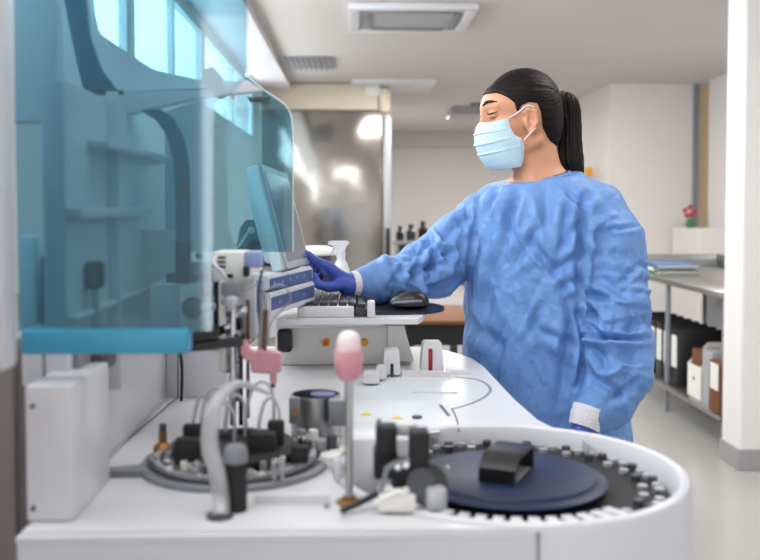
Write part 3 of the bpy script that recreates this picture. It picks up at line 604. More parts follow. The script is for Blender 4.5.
# wash cup behind
c = onz(316, 437, Z); rr = .041; hz = at(318, 399, c.y-rr).z-Z
cup = obj('wash_cup', lathe(B(), c, [(0,.001),(rr*.9,.001),(rr,.004),(rr,hz),(rr-.003,hz),(rr-.003,.01),(0,.01)], 48), 'steel', an)
obj('cup_insert', lathe(B(), c+Vector((.012,-.012,0)), [(0,hz*.7),(rr*.5,hz*.7),(rr*.5,hz*1.04),(0,hz*1.04)], 32), 'strip', cup, label='blue insert')
obj('cup_bracket', pbox(B(), 289, 398, 300, 424, c.y-rr-.012, .01), 'grey', cup); obj('knob', tube(B(), [at(296,412,c.y-rr-.012), at(296,412,c.y-rr-.018)], .0055, 14), 'brass', cup)
obj('cup_side', pbox(B(), 328, 401, 348, 427, c.y-rr-.02, .03, .004), 'grey', cup)
rq = random.Random(3)
for k in range(16): obj('fitting', cyl(B(), onz(rq.uniform(296,346), rq.uniform(436,460), Z), rq.uniform(.004,.010), rq.uniform(.006,.035), 14, .001), rq.choice(['bevelw','lgrey','grey','dgrey','chrome','bevelw']), an)
for (px, py, r_, h_, m) in ((331,466,.016,.018,'bevelw'),(322,452,.012,.02,'lgrey'),(313,448,.01,.012,'grey'),(338,480,.006,.03,'white'),(360,470,.009,.04,'white'),(308,462,.008,.01,'bevelw'),(304,440,.02,.012,'grey'),(318,470,.01,.006,'orange')):
    obj('fitting', cyl(B(), onz(px,py,Z), r_, h_, 18, .0015), m, an)
obj('hose', tube(B(), spline([onz(316,468,Z)+Vector((0,0,.004)), onz(330,462,Z)+Vector((0,0,.012)), onz(345,455,Z)+Vector((0,0,.006)), onz(352,440,Z)+Vector((0,0,.004))], 6), .005, 10), 'bevelw', an)
# white cowl with black clamps (between the two carousels)
cw = obj('cowl', pbox(B(), 346, 438, 428, 508, 1.24, .10, .005), 'white', an)
def blk(name, x0_, y0_, x1_, y1_, d_, t_, m='blackm', bev=.003): return obj(name, pbox(B(), x0_, y0_, x1_, y1_, d_, t_, bev), m, clamp)
clamp = obj('reagent_arm', pbox(B(), 376, 428, 397, 466, 1.17, .035, .003), 'blackm', an, label='black upright of the reagent arm')
blk('arm_upright', 410, 433, 430, 492, 1.14, .035); blk('arm_block', 374, 452, 398, 480, 1.175, .04); blk('arm_block', 392, 462, 416, 492, 1.15, .03)
obj('arm_wheel', tube(B(), [at(427,485,1.135), at(427,485,1.16)], .026, 32), 'black', clamp); obj('arm_wheel', tube(B(), [at(421,483,1.13), at(421,483,1.135)], .018, 28), 'dgrey', clamp)
obj('arm_bracket', ppoly(B(), [(377,500),(385,468),(392,463),(410,459),(410,463),(394,467),(389,471),(382,500)], 1.13, .006), 'grey', clamp)
for (x, y) in ((398,467),(406,465),(389,488),(406,490)): obj('bolt', tube(B(), [at(x,y,1.135), at(x,y,1.125)], .004, 12), 'chrome', clamp)
obj('arm_foot', pbox(B(), 379, 496, 416, 513, 1.118, .05, .003), 'bevelw', clamp); obj('arm_foot', pbox(B(), 425, 488, 448, 514, 1.12, .03, .008), 'lgrey', clamp)
obj('hose', tube(B(), spline([at(375,504,1.125), at(385,498,1.12), at(398,492,1.12), at(404,496,1.12)], 5), .004, 10), 'bevelw', clamp)
obj('arm_cap', pbox(B(), 392, 424, 418, 437, 1.20, .02, .004), 'white', clamp)
obj('pin', tube(B(), [at(379,428,1.185), at(379,419,1.185)], .003, 10), 'grey', clamp); obj('bolt', tube(B(), [at(448,469,1.2)+Vector((0,0,-.004)), at(448,469,1.2)+Vector((0,0,.004))], .004, 12), 'chrome', clamp)
#@@DESK
# ================================================================== WORKSTATION
TZ = at(400, 319, 2.05).z
ws = thing('workstation_stand', 'white stand at the end of the analyzer carrying keyboard, mouse and control unit', 'stand', (.02, 2.2, Z))
yb0 = onz(340,362,Z).y
obj('tray', prism(B(), [(at(272,320,2.05).x,2.05,TZ-.012), (at(418,320,2.05).x,2.05,TZ-.012), (at(424,320,2.05).x,2.10,TZ-.012), (.185,2.3,TZ-.012), (.185,2.47,TZ-.012), (-.22,2.47,TZ-.012), (-.22,2.12,TZ-.012)], (0,0,.012)), 'white', ws)
body = obj('housing', box(B(), (at(276,345,2.2).x, 2.18, Z+.001), (at(392,345,2.2).x, 2.38, TZ-.03), .004), 'bevelw', ws)
obj('underframe', box(B(), (at(276,345,2.2).x-.005, 2.14, TZ-.032), (at(382,345,2.2).x, 2.4, TZ-.0125), .003), 'white', ws)
obj('leg_panel', ppoly(B(), [(388,326),(404,326),(414,361),(388,361)], 2.17, .12), 'bevelw', ws)
for (x, m) in ((326,'red'),(364,'yellow')):
    a_ = at(x,342,2.18); kb = obj('button', tube(B(), [a_, a_-Vector((0,.012,0))], [.010,.009], 20), 'yellow', ws, label='amber button'); 
    if m == 'red': obj('button_cap', tube(B(), [a_-Vector((0,.012,0)), a_-Vector((0,.014,0))], .0055, 16), 'orange', kb)
obj('knob', pbox(B(), 277, 330, 292, 353, 2.15, .03, .008), 'black', ws)
# control unit: rotated box
cr = Matrix.Rotation(math.radians(-18), 3, 'Z')
n0 = at(268, 280, 1.86); f0 = at(313, 276, 2.16); n0.z = f0.z = 0
ux = (f0-n0).normalized(); nrm = Vector((ux.y, -ux.x, 0)); L = (f0-n0).length
zb = at(268,332,1.86).z; zt_ = at(268,276,1.86).z
cu = thing('control_unit', 'white control box with two dark blue button strips beneath the monitor', 'control unit', (n0.x, n0.y, TZ-.03))
def qbox(s0, s1, z0, z1, t0, t1, m, name, parent, bev=.002):
    P = [n0+ux*s+nrm*t for s, t in ((s0,t0),(s1,t0),(s1,t1),(s0,t1))]
    bm = B(); prism(bm, [(p.x,p.y,z0) for p in P], (0,0,z1-z0))
    if bev: bmesh.ops.bevel(bm, geom=bm.edges[:], offset=bev, segments=2, affect='EDGES')
    return obj(name, bm, m, parent)
zmid = at(268,293,1.86).z
qbox(0, L, zmid+.004, zt_, -.075, 0, 'white', 'upper_case', cu, .004); qbox(0, L, zb+.03, zmid, -.08, .004, 'white', 'lower_case', cu, .004)
qbox(.004, .05, zb-.015, zb+.03, -.07, 0, 'white', 'foot', cu)
s1 = qbox(.01, L-.015, zt_-.030, zt_-.007, -.001, .002, 'strip', 'button_strip', cu, 0); s2 = qbox(.008, L-.01, zmid-.036, zmid-.010, .003, .006, 'strip', 'button_strip', cu, 0)
for k in range(5): qbox(.03+k*.05, .036+k*.05, zt_-.02, zt_-.014, .0015, .003, 'lilac', 'button', s1, 0)
for k in (0, 3): qbox(.05+k*.055, .056+k*.055, zmid-.026, zmid-.02, .0055, .007, 'lilac', 'button', s2, 0)
qbox(-.0, -.001, zb+.04, zt_-.01, -.07, -.01, 'lilac', 'side_plate', cu, 0)
# monitor
P = [at(258,164,1.98), at(285,270,1.96), at(308,264,2.27), at(285,174,2.30)]   # near top, near bottom, far bottom, far top
n_ = (P[1]-P[0]).cross(P[3]-P[0]).normalized()
if n_.x < 0: n_ = -n_
mo = thing('monitor', 'slim touch monitor with pale blue casing, its screen facing the woman', 'monitor', (P[1]+P[2])/2+Vector((-.02,0,0)))
def slab(Q, t0, t1, bev=.004):
    bm = B(); prism(bm, [q+n_*t0 for q in Q], n_*(t1-t0)); bmesh.ops.bevel(bm, geom=bm.edges[:], offset=bev, segments=2, affect='EDGES'); return bm
def shr(Q, k, k2=None):
    c = sum(Q, Vector())/4; return [c+(q-c)*k for q in Q]
obj('casing', slab(P, -.028, 0), 'lblue', mo, label='pale blue casing'); obj('back_shell', slab(shr(P,.8), -.045, -.028), 'lblue', mo)
obj('bezel', slab(P, 0, .006, .002), 'lgrey', mo); obj('screen', slab(shr(P,.86), .0055, .0072, .0005), 'screen', mo, label='grey glass screen')
arm0 = sum(P, Vector())/4-n_*.05
st = obj('bracket', ppoly(B(), [(240,228),(246,220),(256,220),(262,228),(264,252),(252,256),(236,252)], 2.06, .03), 'black', mo, label='black pivot bracket')
obj('stay_rod', tube(B(), [at(250,229,2.05), at(234,254,2.04)], .0032, 10), 'chrome', st); obj('pivot', tube(B(), [at(251,230,2.06), at(251,230,2.045)], .008, 16), 'lgrey', st)
obj('neck', box(B(), (arm0.x-.05, arm0.y-.02, zt_+.001), (arm0.x+.035, arm0.y+.03, arm0.z), .006), 'dgrey', mo)
# keyboard: long axis runs away from the viewer
k0 = at(297,320,2.08); k1 = at(368,320,2.08)
kb = thing('keyboard', 'white and grey keyboard lying endwise on the stand under the gloved hand', 'keyboard', ((k0.x+k1.x)/2, 2.27, TZ))
xm = at(354,320,2.08).x
obj('case', box(B(), (k0.x, 2.08, TZ), (xm, 2.45, TZ+.024), .003), 'white', kb); obj('end_case', box(B(), (xm+.0005, 2.09, TZ+.0003), (k1.x, 2.45, TZ+.020), .003), 'key', kb)
key = None
for i in range(7):
    for j in range(14):
        cxk = k0.x+.016+i*(k1.x-k0.x-.028)/6.1; cyk = 2.10+.012+j*.0245
        if key is None:
            bm = B(); box(bm, (-.0092,-.0108,0), (.0092,.0108,.009), .002); key = obj('key', bm, 'key', kb, world=False); kk = key
        else: kk = key.copy(); COL.objects.link(kk); kk.parent = kb
        kk.location = (cxk-kb.location.x, cyk-kb.location.y, .024 if cxk+.009 < xm else .020)
        if cxk-.0095 < xm < cxk+.0095: kk.location.z = .024
# mat and mouse
mc = at(408, 316, 2.22)
bm = B(); outl = [(at(376,318,2.1).x,2.12)]+[(mc.x+.085*math.cos(a)*1.05, 2.24+.12*math.sin(a)) for a in np.linspace(-1.2,1.5,14)]+[(at(376,318,2.1).x,2.36)]
tag(obj('mouse_mat', prism(bm, [(x,y,TZ+.0005) for x,y in outl], (0,0,.006)), 'black'), 'thin black mouse mat on the stand below the blue sleeve', 'mouse mat')
mp_ = Vector((at(412,310,2.2).x-.008, 2.20, TZ+.007))
ms = thing('computer_mouse', 'black computer mouse on the mat beneath the blue sleeve', 'mouse', mp_)
bm = B(); bmesh.ops.create_uvsphere(bm, u_segments=32, v_segments=20, radius=1)
for v_ in bm.verts:
    x, y, z = v_.co; 
    if z < 0: z *= .25
    v_.co = Vector((x*.05*(1-.0*x), y*.032, z*.034*(1+.25*x)+.0085)) + mp_
obj('shell', bm, 'black', ms); obj('side_grip', tube(B(), spline([mp_+Vector((-.040,-.018,.014)), mp_+Vector((-.01,-.0315,.018)), mp_+Vector((.03,-.024,.02))], 6), .0035, 8), 'grey', ms, label='grey side grip')
obj('scroll_wheel', tube(B(), [mp_+Vector((-.03,-.003,.03)), mp_+Vector((-.03,.003,.03))], .007, 16), 'dgrey', ms)
# white holder between keyboard and mat
tag(obj('card_holder', box(B(), (at(366.5,320,2.07).x+.002, 2.07, TZ), (at(376,318,2.1).x-.003, 2.10, TZ+.038), .003), 'white'), 'small white upright block between keyboard and mouse mat', 'holder')
# spray bottle and steel pan on a side table behind
sd = thing('side_table', 'low white table behind the keyboard holding the spray bottle', 'table', (.0, 3.2, 0))
sz = at(340, 285, 3.0).z
obj('table_top', box(B(), (-.45,2.95,sz-.03), (.14,3.4,sz), .004), 'white', sd)
for q in ((-.43,2.97),(.10,2.97),(-.43,3.35),(.10,3.35)): obj('leg', box(B(), (q[0],q[1],0), (q[0]+.03,q[1]+.03,sz-.031)), 'lgrey', sd)
s0 = at(341, 284, 3.05); s0.z = sz; k = 3.05/924
sp = thing('spray_bottle', 'white trigger spray bottle behind the pointing gloved hand', 'spray bottle', s0)
hS = (284-243)*k
obj('bottle', lathe(B(), s0, [(0,0),(8.5*k,0),(9*k,2*k),(8.5*k,14*k),(6*k,21*k),(4.2*k,24*k),(4.2*k,27*k),(0,27*k)], 32), 'white', sp)
obj('collar', lathe(B(), s0+Vector((0,0,27*k)), [(0,0),(4.6*k,0),(4.6*k,5*k),(3.5*k,5.5*k),(0,5.5*k)], 24), 'white', sp)
def rel(pts): return [s0+Vector((x*k, 0, z*k)) for x, z in pts]
bm = B(); prism(bm, [p-Vector((0,3*k,0)) for p in rel([(-4,32),(4,32),(5,38),(9,41),(7,43),(-10,43),(-13,42),(-13,39),(-6,38)])], (0,6*k,0)); bmesh.ops.bevel(bm, geom=bm.edges[:], offset=.002, segments=2, affect='EDGES'); obj('spray_head', bm, 'white', sp)
obj('trigger', tube(B(), spline([*rel([(-6,38),(-8,34),(-11,29)])], 4), [.005]*8+[.003], 10), 'white', sp)
c = at(315, 250, 3.1); pn = thing('steel_pan', 'round steel dish with a pale rim behind the monitor edge', 'dish', (c.x, 3.15, sz))
obj('bowl', lathe(B(), (c.x,3.15,sz), [(0,0),(.05,0),(.055,at(0,256,3.1).z-sz),(.05,at(0,256,3.1).z-sz),(0,.01)], 40), 'dgrey', pn)
obj('rim', lathe(B(), (c.x,3.15,at(0,256,3.1).z), [(0,0),(.07,0),(.078,.006),(.075,.018),(.04,.030),(0,.032)], 40), 'bevelw', pn)
#@@PERSON
# ================================================================== PERSON
TC = Vector((.49, 2.43, 0))
pe = thing('person', 'person in a blue surgical gown, mask and blue gloves reaching for the monitor', 'person', (TC.x, TC.y, 0))
def A(p): return np.array(p[:])
# head frame
hy, hp = math.radians(12), math.radians(5)
fw = Vector((-math.cos(hy)*math.cos(hp), -math.sin(hy)*math.cos(hp), -math.sin(hp))).normalized()
lf = Vector((0,0,1)).cross(fw).normalized(); up = fw.cross(lf).normalized()
H0 = at(525, 124, 2.42)
HR = Matrix((fw, lf, up)).transposed()
HRn = np.array([[HR[i][j] for j in range(3)] for i in range(3)])
def h(x, y, z): return H0 + fw*x + lf*y + up*z
def ax_(lo, hi, f0, f1, fine, coarse):
    a = [lo]
    while a[-1] < hi: a.append(a[-1]+(fine if f0 <= a[-1] <= f1 else coarse))
    return a
neckb = Vector((.492, 2.435, 1.32))
Fb = Field(ax_(-.12,.86, H0.x-.16,H0.x+.13, .0032,.009), ax_(1.9,2.75, H0.y-.11,H0.y+.11, .0032,.009), ax_(0,1.68, 1.36,1.66, .0032,.010))
Fb.ell(h(-.001,0,.048), (.096,.074,.089), HRn, .01)
Fb.ell(h(.052,0,-.012), (.056,.058,.088), HRn, .03)
Fb.ell(h(.060,0,.055), (.054,.060,.045), HRn, .02)
for s in (-1,1):
    Fb.cap(h(-.008,s*.052,-.045), h(.078,s*.014,-.092), .018, .014, .022)
    Fb.cap(h(.106,s*.010,.050), h(.088,s*.046,.050), .008, .007, .012)
    Fb.ell(h(.074,s*.042,-.006), (.026,.020,.020), HRn, .02)
    Fb.ell(h(.118,s*.033,.031), (.013,.018,.012), HRn, .008, 'sub')
    Fb.ell(h(.093,s*.032,.031), (.014,.015,.0125), HRn, .004)
    Fb.ell(h(.101,s*.032,.024), (.008,.016,.006), HRn, .005)
    # ear
    Fb.ell(h(.016,s*.070,.003), (.016,.010,.030), HRn, .006)
    Fb.cap(h(.022,s*.074,.034), h(.004,s*.083,.026), .0052, .0055, .004); Fb.cap(h(.004,s*.083,.026), h(.002,s*.083,-.002), .0055, .005, .004)
    Fb.cap(h(.002,s*.083,-.002), h(.018,s*.073,-.028), .005, .006, .004); Fb.cap(h(.030,s*.073,.024), h(.020,s*.075,.034), .0045, .005, .004)
    Fb.ell(h(.018,s*.083,.008), (.0085,.010,.018), HRn, .003, 'sub'); Fb.cap(h(.028,s*.073,.003), h(.026,s*.074,-.008), .0045, .004, .004)
    Fb.cap(h(.012,s*.077,.022), h(.010,s*.077,-.002), .003, .003, .003)
Fb.ell(h(.080,0,-.094), (.022,.022,.016), HRn, .02)
Fb.cap(h(.110,0,.044), h(.119,0,-.006), .0075, .009, .012); Fb.ell(h(.115,0,-.010), (.013,.015,.009), HRn, .008)
Fb.ell(h(.104,0,-.054), (.014,.024,.007), HRn, .006); Fb.ell(h(.102,0,-.064), (.013,.020,.007), HRn, .006)
nb = h(-.022,0,-.03)
Fb.cap(nb, Vector((.497,2.436,1.33)), .050, .058, .02); Fb.cap(h(.02,0,-.075), Vector((.484,2.405,1.32)), .034, .046, .02)
Fb.cap(Vector((.500,2.44,1.33)), Vector((.60,2.38,1.275)), .045, .035, .03); Fb.cap(Vector((.490,2.44,1.33)), Vector((.38,2.50,1.265)), .04, .032, .03)
th = math.radians(30); sd_ = Vector((-math.cos(th), math.sin(th), 0)); fd = Vector((-math.sin(th), -math.cos(th), 0))   # toward her right shoulder; chest forward
TR = np.array([[sd_.x, fd.x, 0],[sd_.y, fd.y, 0],[0,0,1]])
Fb.ell((.49,2.44,1.19), (.155,.10,.19), TR, .03); Fb.ell((.49,2.44,.93), (.14,.10,.2), TR, .04)
# arms (under the sleeves)
Rs = at(487,216,2.50); Re = at(428,284,2.42); Rw = at(352,285,2.295)
Ls = at(603,216,2.36); Le = at(622,330,2.34); Lw = at(583,430,2.165)
for (a_, b_, c_) in ((Rs,Re,Rw),(Ls,Le,Lw)):
    Fb.cap(a_, b_, .045, .036, .03); Fb.cap(b_, c_, .034, .023, .02)
# legs
hipL = Vector((.56,2.40,.86)); hipR = Vector((.43,2.47,.86))
ft = []
for hp_, kx in ((hipL,.565),(hipR,.425)):
    kn = Vector((kx, hp_.y-.01, .47)); an_ = Vector((kx, hp_.y+.01, .09)); Fb.cap(hp_, kn, .075, .05, .03); Fb.cap(kn, an_, .047, .032, .02); Fb.cap(an_-Vector((0,0,.045)), an_+fd*.13-Vector((0,0,.06)), .032, .024, .01); ft.append(an_)
# hands: list of chains (index..little, thumb)
def hand(Fl, wr, mcps, chains, thumb, g=0., k=.004):
    for m_, r_ in zip(mcps, (.0125,.012,.0115,.0105)): Fl.cap(wr, m_, .019+g, r_+g, .012)
    for m_, ch, r_ in zip(mcps, chains, (.0088,.0088,.0084,.0075)):
        p_ = m_; rr_ = r_+g+.0008
        for q_ in ch: Fl.cap(p_, q_, rr_, rr_-.0009, k); p_ = q_; rr_ -= .0009
    p_ = thumb[0]; rr_ = .0135+g
    for q_ in thumb[1:]: Fl.cap(p_, q_, rr_, rr_-.002, .008 if p_ is thumb[0] else k); p_ = q_; rr_ -= .002
D = 2.285
rh = dict(wr=at(349,285,D), mcps=[at(327,266,D-.02), at(325,268,D), at(326,272,D+.02), at(329,277,D+.036)],
  chains=[[at(314.5,259.5,D-.028), at(308.5,255,D-.03), at(304.5,252.5,D-.03)], [at(313,262.5,D-.004), at(309.5,268.5,D-.004), at(311,273,D-.002)],
          [at(318.5,266.5,D+.022), at(314.5,272.5,D+.02), at(317,277.5,D+.018)], [at(323,272,D+.042), at(319,277,D+.04), at(321,282,D+.036)]],
  thumb=[at(341,285,D-.022), at(329,287,D-.042), at(318,284.5,D-.046), at(315,276,D-.042)])
W2 = Lw; dn = Vector((-.35,-.25,-.9)).normalized(); sdv = Vector((.75,-.6,-.1)).normalized(); fl_ = Vector((-.6,-.5,.2)).normalized()
mc2 = [W2+dn*.085+sdv*o for o in (.030,.010,-.010,-.028)]
lh = dict(wr=W2+dn*.01, mcps=mc2, chains=[[m_+dn*l+fl_*.006, m_+dn*(l*1.5)+fl_*.018, m_+dn*(l*1.75)+fl_*.034] for m_, l in zip(mc2, (.038,.042,.040,.032))],
  thumb=[W2+dn*.03+sdv*.02, W2+dn*.06+sdv*.045+fl_*.01, W2+dn*.085+sdv*.05+fl_*.02, W2+dn*.105+sdv*.047+fl_*.03])
hand(Fb, **rh, g=-.001); hand(Fb, **lh, g=-.001)
me = Fb.mesh('body'); smooth_mesh(me, 1, .4); mesh_obj('body', me, M['skin'], pe, smooth='all')
# gloves
for nm, hd, cuff in (('right', rh, (at(349,285,D), at(357,285,D))), ('left', lh, (W2, W2-dn*.03))):
    pts = [hd['wr'], *hd['mcps'], *hd['thumb']]+[q for c_ in hd['chains'] for q in c_]+list(cuff)
    lo = [min(p[i] for p in pts)-.035 for i in range(3)]; hi = [max(p[i] for p in pts)+.035 for i in range(3)]
    Fg = Field(*[np.arange(lo[i], hi[i], .0022) for i in range(3)]); hand(Fg, **hd, g=.0012, k=.003)
    Fg.cap(cuff[0], cuff[1], .026, .027, .01)
    me = Fg.mesh('glove'); smooth_mesh(me, 1, .4); mesh_obj('glove', me, M['glove'], pe, smooth='all')
# knitted white cuffs
def ribbed(p0, p1, r0, r1, n=48):
    bm = B(); t = (p1-p0).normalized(); u = t.orthogonal().normalized(); s = t.cross(u); rings = []
    for i in range(9):
        f_ = i/8; c_ = p0.lerp(p1, f_); rr_ = (r0+(r1-r0)*f_)*(1+.05*math.sin(f_*PI))
        rings.append([bm.verts.new(c_+(u*math.cos(2*PI*k/n)+s*math.sin(2*PI*k/n))*(rr_*(1+.02*(k%2)))) for k in range(n)])
    for a_, b_ in zip(rings, rings[1:]):
        for k in range(n): bm.faces.new((a_[k],a_[(k+1)%n],b_[(k+1)%n],b_[k]))
    bm.faces.new(rings[0]); bm.faces.new(rings[-1][::-1]); return bm
obj('cuff', ribbed(at(351.5,284.5,D), at(366,284,2.30), .0315, .0345), 'cuff', pe, label='white knitted cuff')
obj('cuff', ribbed(W2-dn*.006, W2-dn*.055+Vector((0,0,.0)), .036, .040), 'cuff', pe, label='white knitted cuff')
# gown
Fg = Field(np.arange(-.02,.86,.0048), np.arange(2.02,2.72,.0048), np.arange(.42,1.42,.0048))
S = (slice(None),)*3; P_ = Fg.grid(S)
zt = np.array([.40,.60,.75,.90,1.00,1.10,1.18,1.24,1.285,1.32,1.345,1.37,1.40]); ta = np.array([.275,.245,.228,.212,.203,.200,.200,.200,.194,.168,.136,.098,.072]); tb = np.array([.21,.19,.175,.165,.160,.155,.148,.138,.122,.104,.090,.080,.070])
cxs = np.array([.505,.502,.498,.490,.487,.486,.488,.489,.490,.491,.492,.493,.494]); cys = np.array([2.43]*13)
zz = P_[..., 2]; a_ = np.interp(zz, zt, ta); b_ = np.interp(zz, zt, tb); dx = P_[..., 0]-np.interp(zz, zt, cxs); dy = P_[..., 1]-np.interp(zz, zt, cys)
uu = dx*sd_.x+dy*sd_.y; vv_ = dx*fd.x+dy*fd.y
ang = np.arctan2(vv_, uu)
flute = 1+.022*np.sin(ang*7+zz*3)*np.clip((1.15-zz)/.5, 0, 1)
Fg.V = (np.sqrt((uu/(a_*flute))**2+(vv_/(b_*flute))**2)-1)*b_*.85
Fg.V = np.maximum(Fg.V, zz-(1.354-.10*uu-.19*vv_))
def chain(Fl, pts, k=.02):
    for (p, r), (q, s) in zip(pts, pts[1:]): Fl.cap(p, q, r, s, k)
chain(Fg, [(at(503,208,2.48),.058),(at(480,222,2.48),.068),(at(455,246,2.46),.078),(at(430,268,2.42),.076),(at(405,278,2.37),.060),(at(385,281,2.33),.055),(at(370,284,2.305),.044),(at(363,284,2.30),.036)], .025)
chain(Fg, [(at(578,203,2.39),.050),(at(598,209,2.37),.066),(at(613,240,2.34),.078),(at(616,275,2.32),.080),(at(617,310,2.30),.084),(at(617,345,2.28),.088),(at(617,375,2.25),.086),(at(608,400,2.22),.068),(at(590,414,2.185),.049)], .016)
# neck opening
Fg.cap(Vector((.497,2.432,1.325)), Vector((.497,2.432,1.45)), .064, .075, .004, 'sub')
me = Fg.mesh('gown'); smooth_mesh(me, 2, .5)
# cloth folds, as displacement of the surface
n = len(me.vertices); co = np.empty(n*3); me.vertices.foreach_get('co', co); co = co.reshape(-1,3)
nr = np.empty(n*3); me.vertex_normals.foreach_get('vector', nr); nr = nr.reshape(-1,3)
creases = [  # (px,py)-(px,py), width m, depth m
 ((581,337),(650,338),.006,.014),((584,342),(640,346),.012,-.006),((585,322),(612,346),.008,.008),
 ((583,292),(612,300),.008,.010),((584,300),(600,322),.007,.010),((592,232),(640,226),.005,.005),((515,200),(500,260),.009,.006),((505,215),(520,250),.008,.005),((585,212),(560,250),.010,.008),((570,200),(562,240),.010,.007),((548,275),(585,250),.010,.006),((556,292),(582,275),.009,.006),((490,260),(486,300),.010,.005),((535,330),(572,345),.012,.006),((583,215),(578,262),.010,.016),((578,262),(578,300),.010,.014),
 ((578,300),(584,345),.008,.012),((584,345),(580,390),.008,.012),((603,405),(640,380),.010,.008),((575,398),(600,402),.006,.008),((585,372),(628,400),.010,.007),
 ((497,190),(487,215),.008,.008),((520,186),(505,225),.012,.008),((560,186),(590,215),.010,.008),((545,190),(548,230),.014,.006),((590,188),(575,222),.010,.008),((478,212),(462,300),.006,.006),
 ((470,215),(440,240),.010,.008),((440,250),(452,262),.008,.012),((437,245),(430,272),.008,.010),((450,262),(415,270),.008,.010),((465,275),(430,292),.010,.012),((420,262),(405,290),.008,.010),
 ((405,262),(392,285),.007,.008),((392,262),(398,296),.006,.008),((375,270),(385,292),.006,.006),((440,288),(400,300),.008,.010),((460,250),(425,262),.009,.008),
 ((520,300),(560,380),.016,.008),((560,260),(575,330),.014,.008),((500,250),(480,330),.018,.007),((530,240),(560,280),.012,.008),((575,300),(560,400),.014,.009),((500,330),(490,400),.016,.007),
 ((545,300),(520,350),.012,.006),((470,320),(500,350),.014,.006),((540,225),(515,265),.012,.007),((600,250),(640,262),.012,.005),((600,275),(635,310),.012,.006),((625,350),(648,372),.012,.006),((600,350),(606,380),.010,.006)]
off = np.zeros(n)
front = np.clip(-nr[:,1]*1.5+.2, 0, 1)
proj = np.stack([co[:,0]/co[:,1]*F+355.0, 205-(co[:,2]-CAMZ)/co[:,1]*F], -1)
def to_m(p):  # crease lines are measured at the cloth's mean distance
    q = at(p[0], p[1], 2.34); return np.array([q.x, q.z])
XZ = np.stack([co[:,0], co[:,2]], -1)*(2.34/co[:,1])[:,None]+np.array([0, CAMZ])*(1-2.34/co[:,1])[:,None]
for a0, b0, w_, dp in creases:
    a0 = to_m(a0); b0 = to_m(b0); ba = b0-a0; t = np.clip(((XZ-a0)@ba)/(ba@ba), 0, 1); dd = np.linalg.norm(XZ-a0-t[:,None]*ba, axis=1)
    tp = np.sin(np.clip(t,.02,.98)*PI)**.6
    off -= 1.9*dp*tp*front*(np.exp(-(dd/w_)**2)-.45*np.exp(-((dd-2.2*w_)/(w_*1.3))**2))
sl = (co[:,0] < .30)*1.0
slv = np.clip((.335-co[:,0])/.05, 0, 1); arm2 = np.clip((co[:,0]-.60)/.04, 0, 1)
for i in range(n):
    p = Vector(co[i]); q = p + .025*noise.noise_vector(p*6)
    sl_ = max(slv[i], arm2[i]*.8); sh_ = min(max((1.30-p.z)/.12, .35), 1)
    d_ = noise.voronoi(Vector((q.x*8+q.z*2, q.y*8, q.z*(4.5+4*slv[i])-q.x*2)), distance_metric='DISTANCE')[0]
    e_ = noise.voronoi(Vector((q.x*17-q.z*5+9, q.y*17, q.z*11+q.x*5)), distance_metric='DISTANCE')[0]
    f1 = min(d_[1]-d_[0], .55); f2 = min(e_[1]-e_[0], .5)
    r1 = 1-abs(noise.noise(Vector((q.x*7+3, q.y*7, q.z*3.2))))*3
    r2 = 1-abs(noise.noise(Vector((q.x*15+q.z*9, q.y*15, q.z*11-q.x*6))))*3
    r3 = 1-abs(noise.noise(Vector((q.x*5+q.z*3.5, q.y*5, q.z*3-q.x*4))))*4
    r3 = 1-abs(noise.noise(Vector((q.x*5+q.z*3.5, q.y*5, q.z*3-q.x*4))))*4
    off[i] += sh_*((.004+.012*sl_)*(f1-.3) + (.0+.006*sl_)*(f2-.25) + .004*(max(r1,0)**2-.3) + .0015*(max(r2,0)**2-.3) + .003*(max(r3,0)**2-.25))
rg = random.Random(11)
def ridge(px, py, ang, ln, w_, h_):   # a sharp-crested crinkle of the cloth
    global off
    c0 = to_m((px, py)); dv = np.array([math.cos(ang), math.sin(ang)])*ln/2; a0, b0 = c0-dv, c0+dv; ba = b0-a0
    t = np.clip(((XZ-a0)@ba)/(ba@ba), 0, 1); rel_ = XZ-a0-t[:,None]*ba; dd = np.linalg.norm(rel_, axis=1); sgn = np.sign(rel_[:,0]*ba[1]-rel_[:,1]*ba[0])
    ww = np.where(sgn > 0, w_*.42, w_*1.2); off += 1.35*h_*front*np.sin(np.clip(t,.0,1)*PI)**.7*np.maximum(0, 1-dd/ww)
for k in range(46):   # torso: long, mostly upright
    ridge(rg.uniform(465,582), rg.uniform(195,410), PI/2+rg.gauss(0,.42), rg.uniform(.07,.20), rg.uniform(.018,.036), rg.choice((-1,1,1))*rg.uniform(.003,.0065))
for k in range(34):   # reaching sleeve
    x_ = rg.uniform(372,468); y_ = 285-(x_-372)*.42+rg.uniform(-24,28)
    ridge(x_, y_, PI/2+.35+rg.gauss(0,.6), rg.uniform(.04,.10), rg.uniform(.011,.022), rg.choice((-1,1))*rg.uniform(.005,.011))
for k in range(48):   # hanging sleeve
    ridge(rg.uniform(586,650), rg.uniform(215,408), rg.choice((0,.5,-.5,PI/2,2.2))+rg.gauss(0,.25), rg.uniform(.04,.13), rg.uniform(.012,.026), rg.choice((-1,1))*rg.uniform(.004,.010))
fade = np.clip((1.375-co[:,2])/.05, 0, 1)
for wq in (W2-dn*.04, at(366,284,2.30)): off *= np.clip((np.linalg.norm(co-np.array(wq[:]), axis=1)-.035)/.06, .1, 1)
co2 = co+nr*(off*(.25+.75*fade))[:,None]
me.vertices.foreach_set('co', co2.ravel()); me.update(); smooth_mesh(me, 1, .12)
mesh_obj('gown', me, M['gown'], pe, smooth='all')
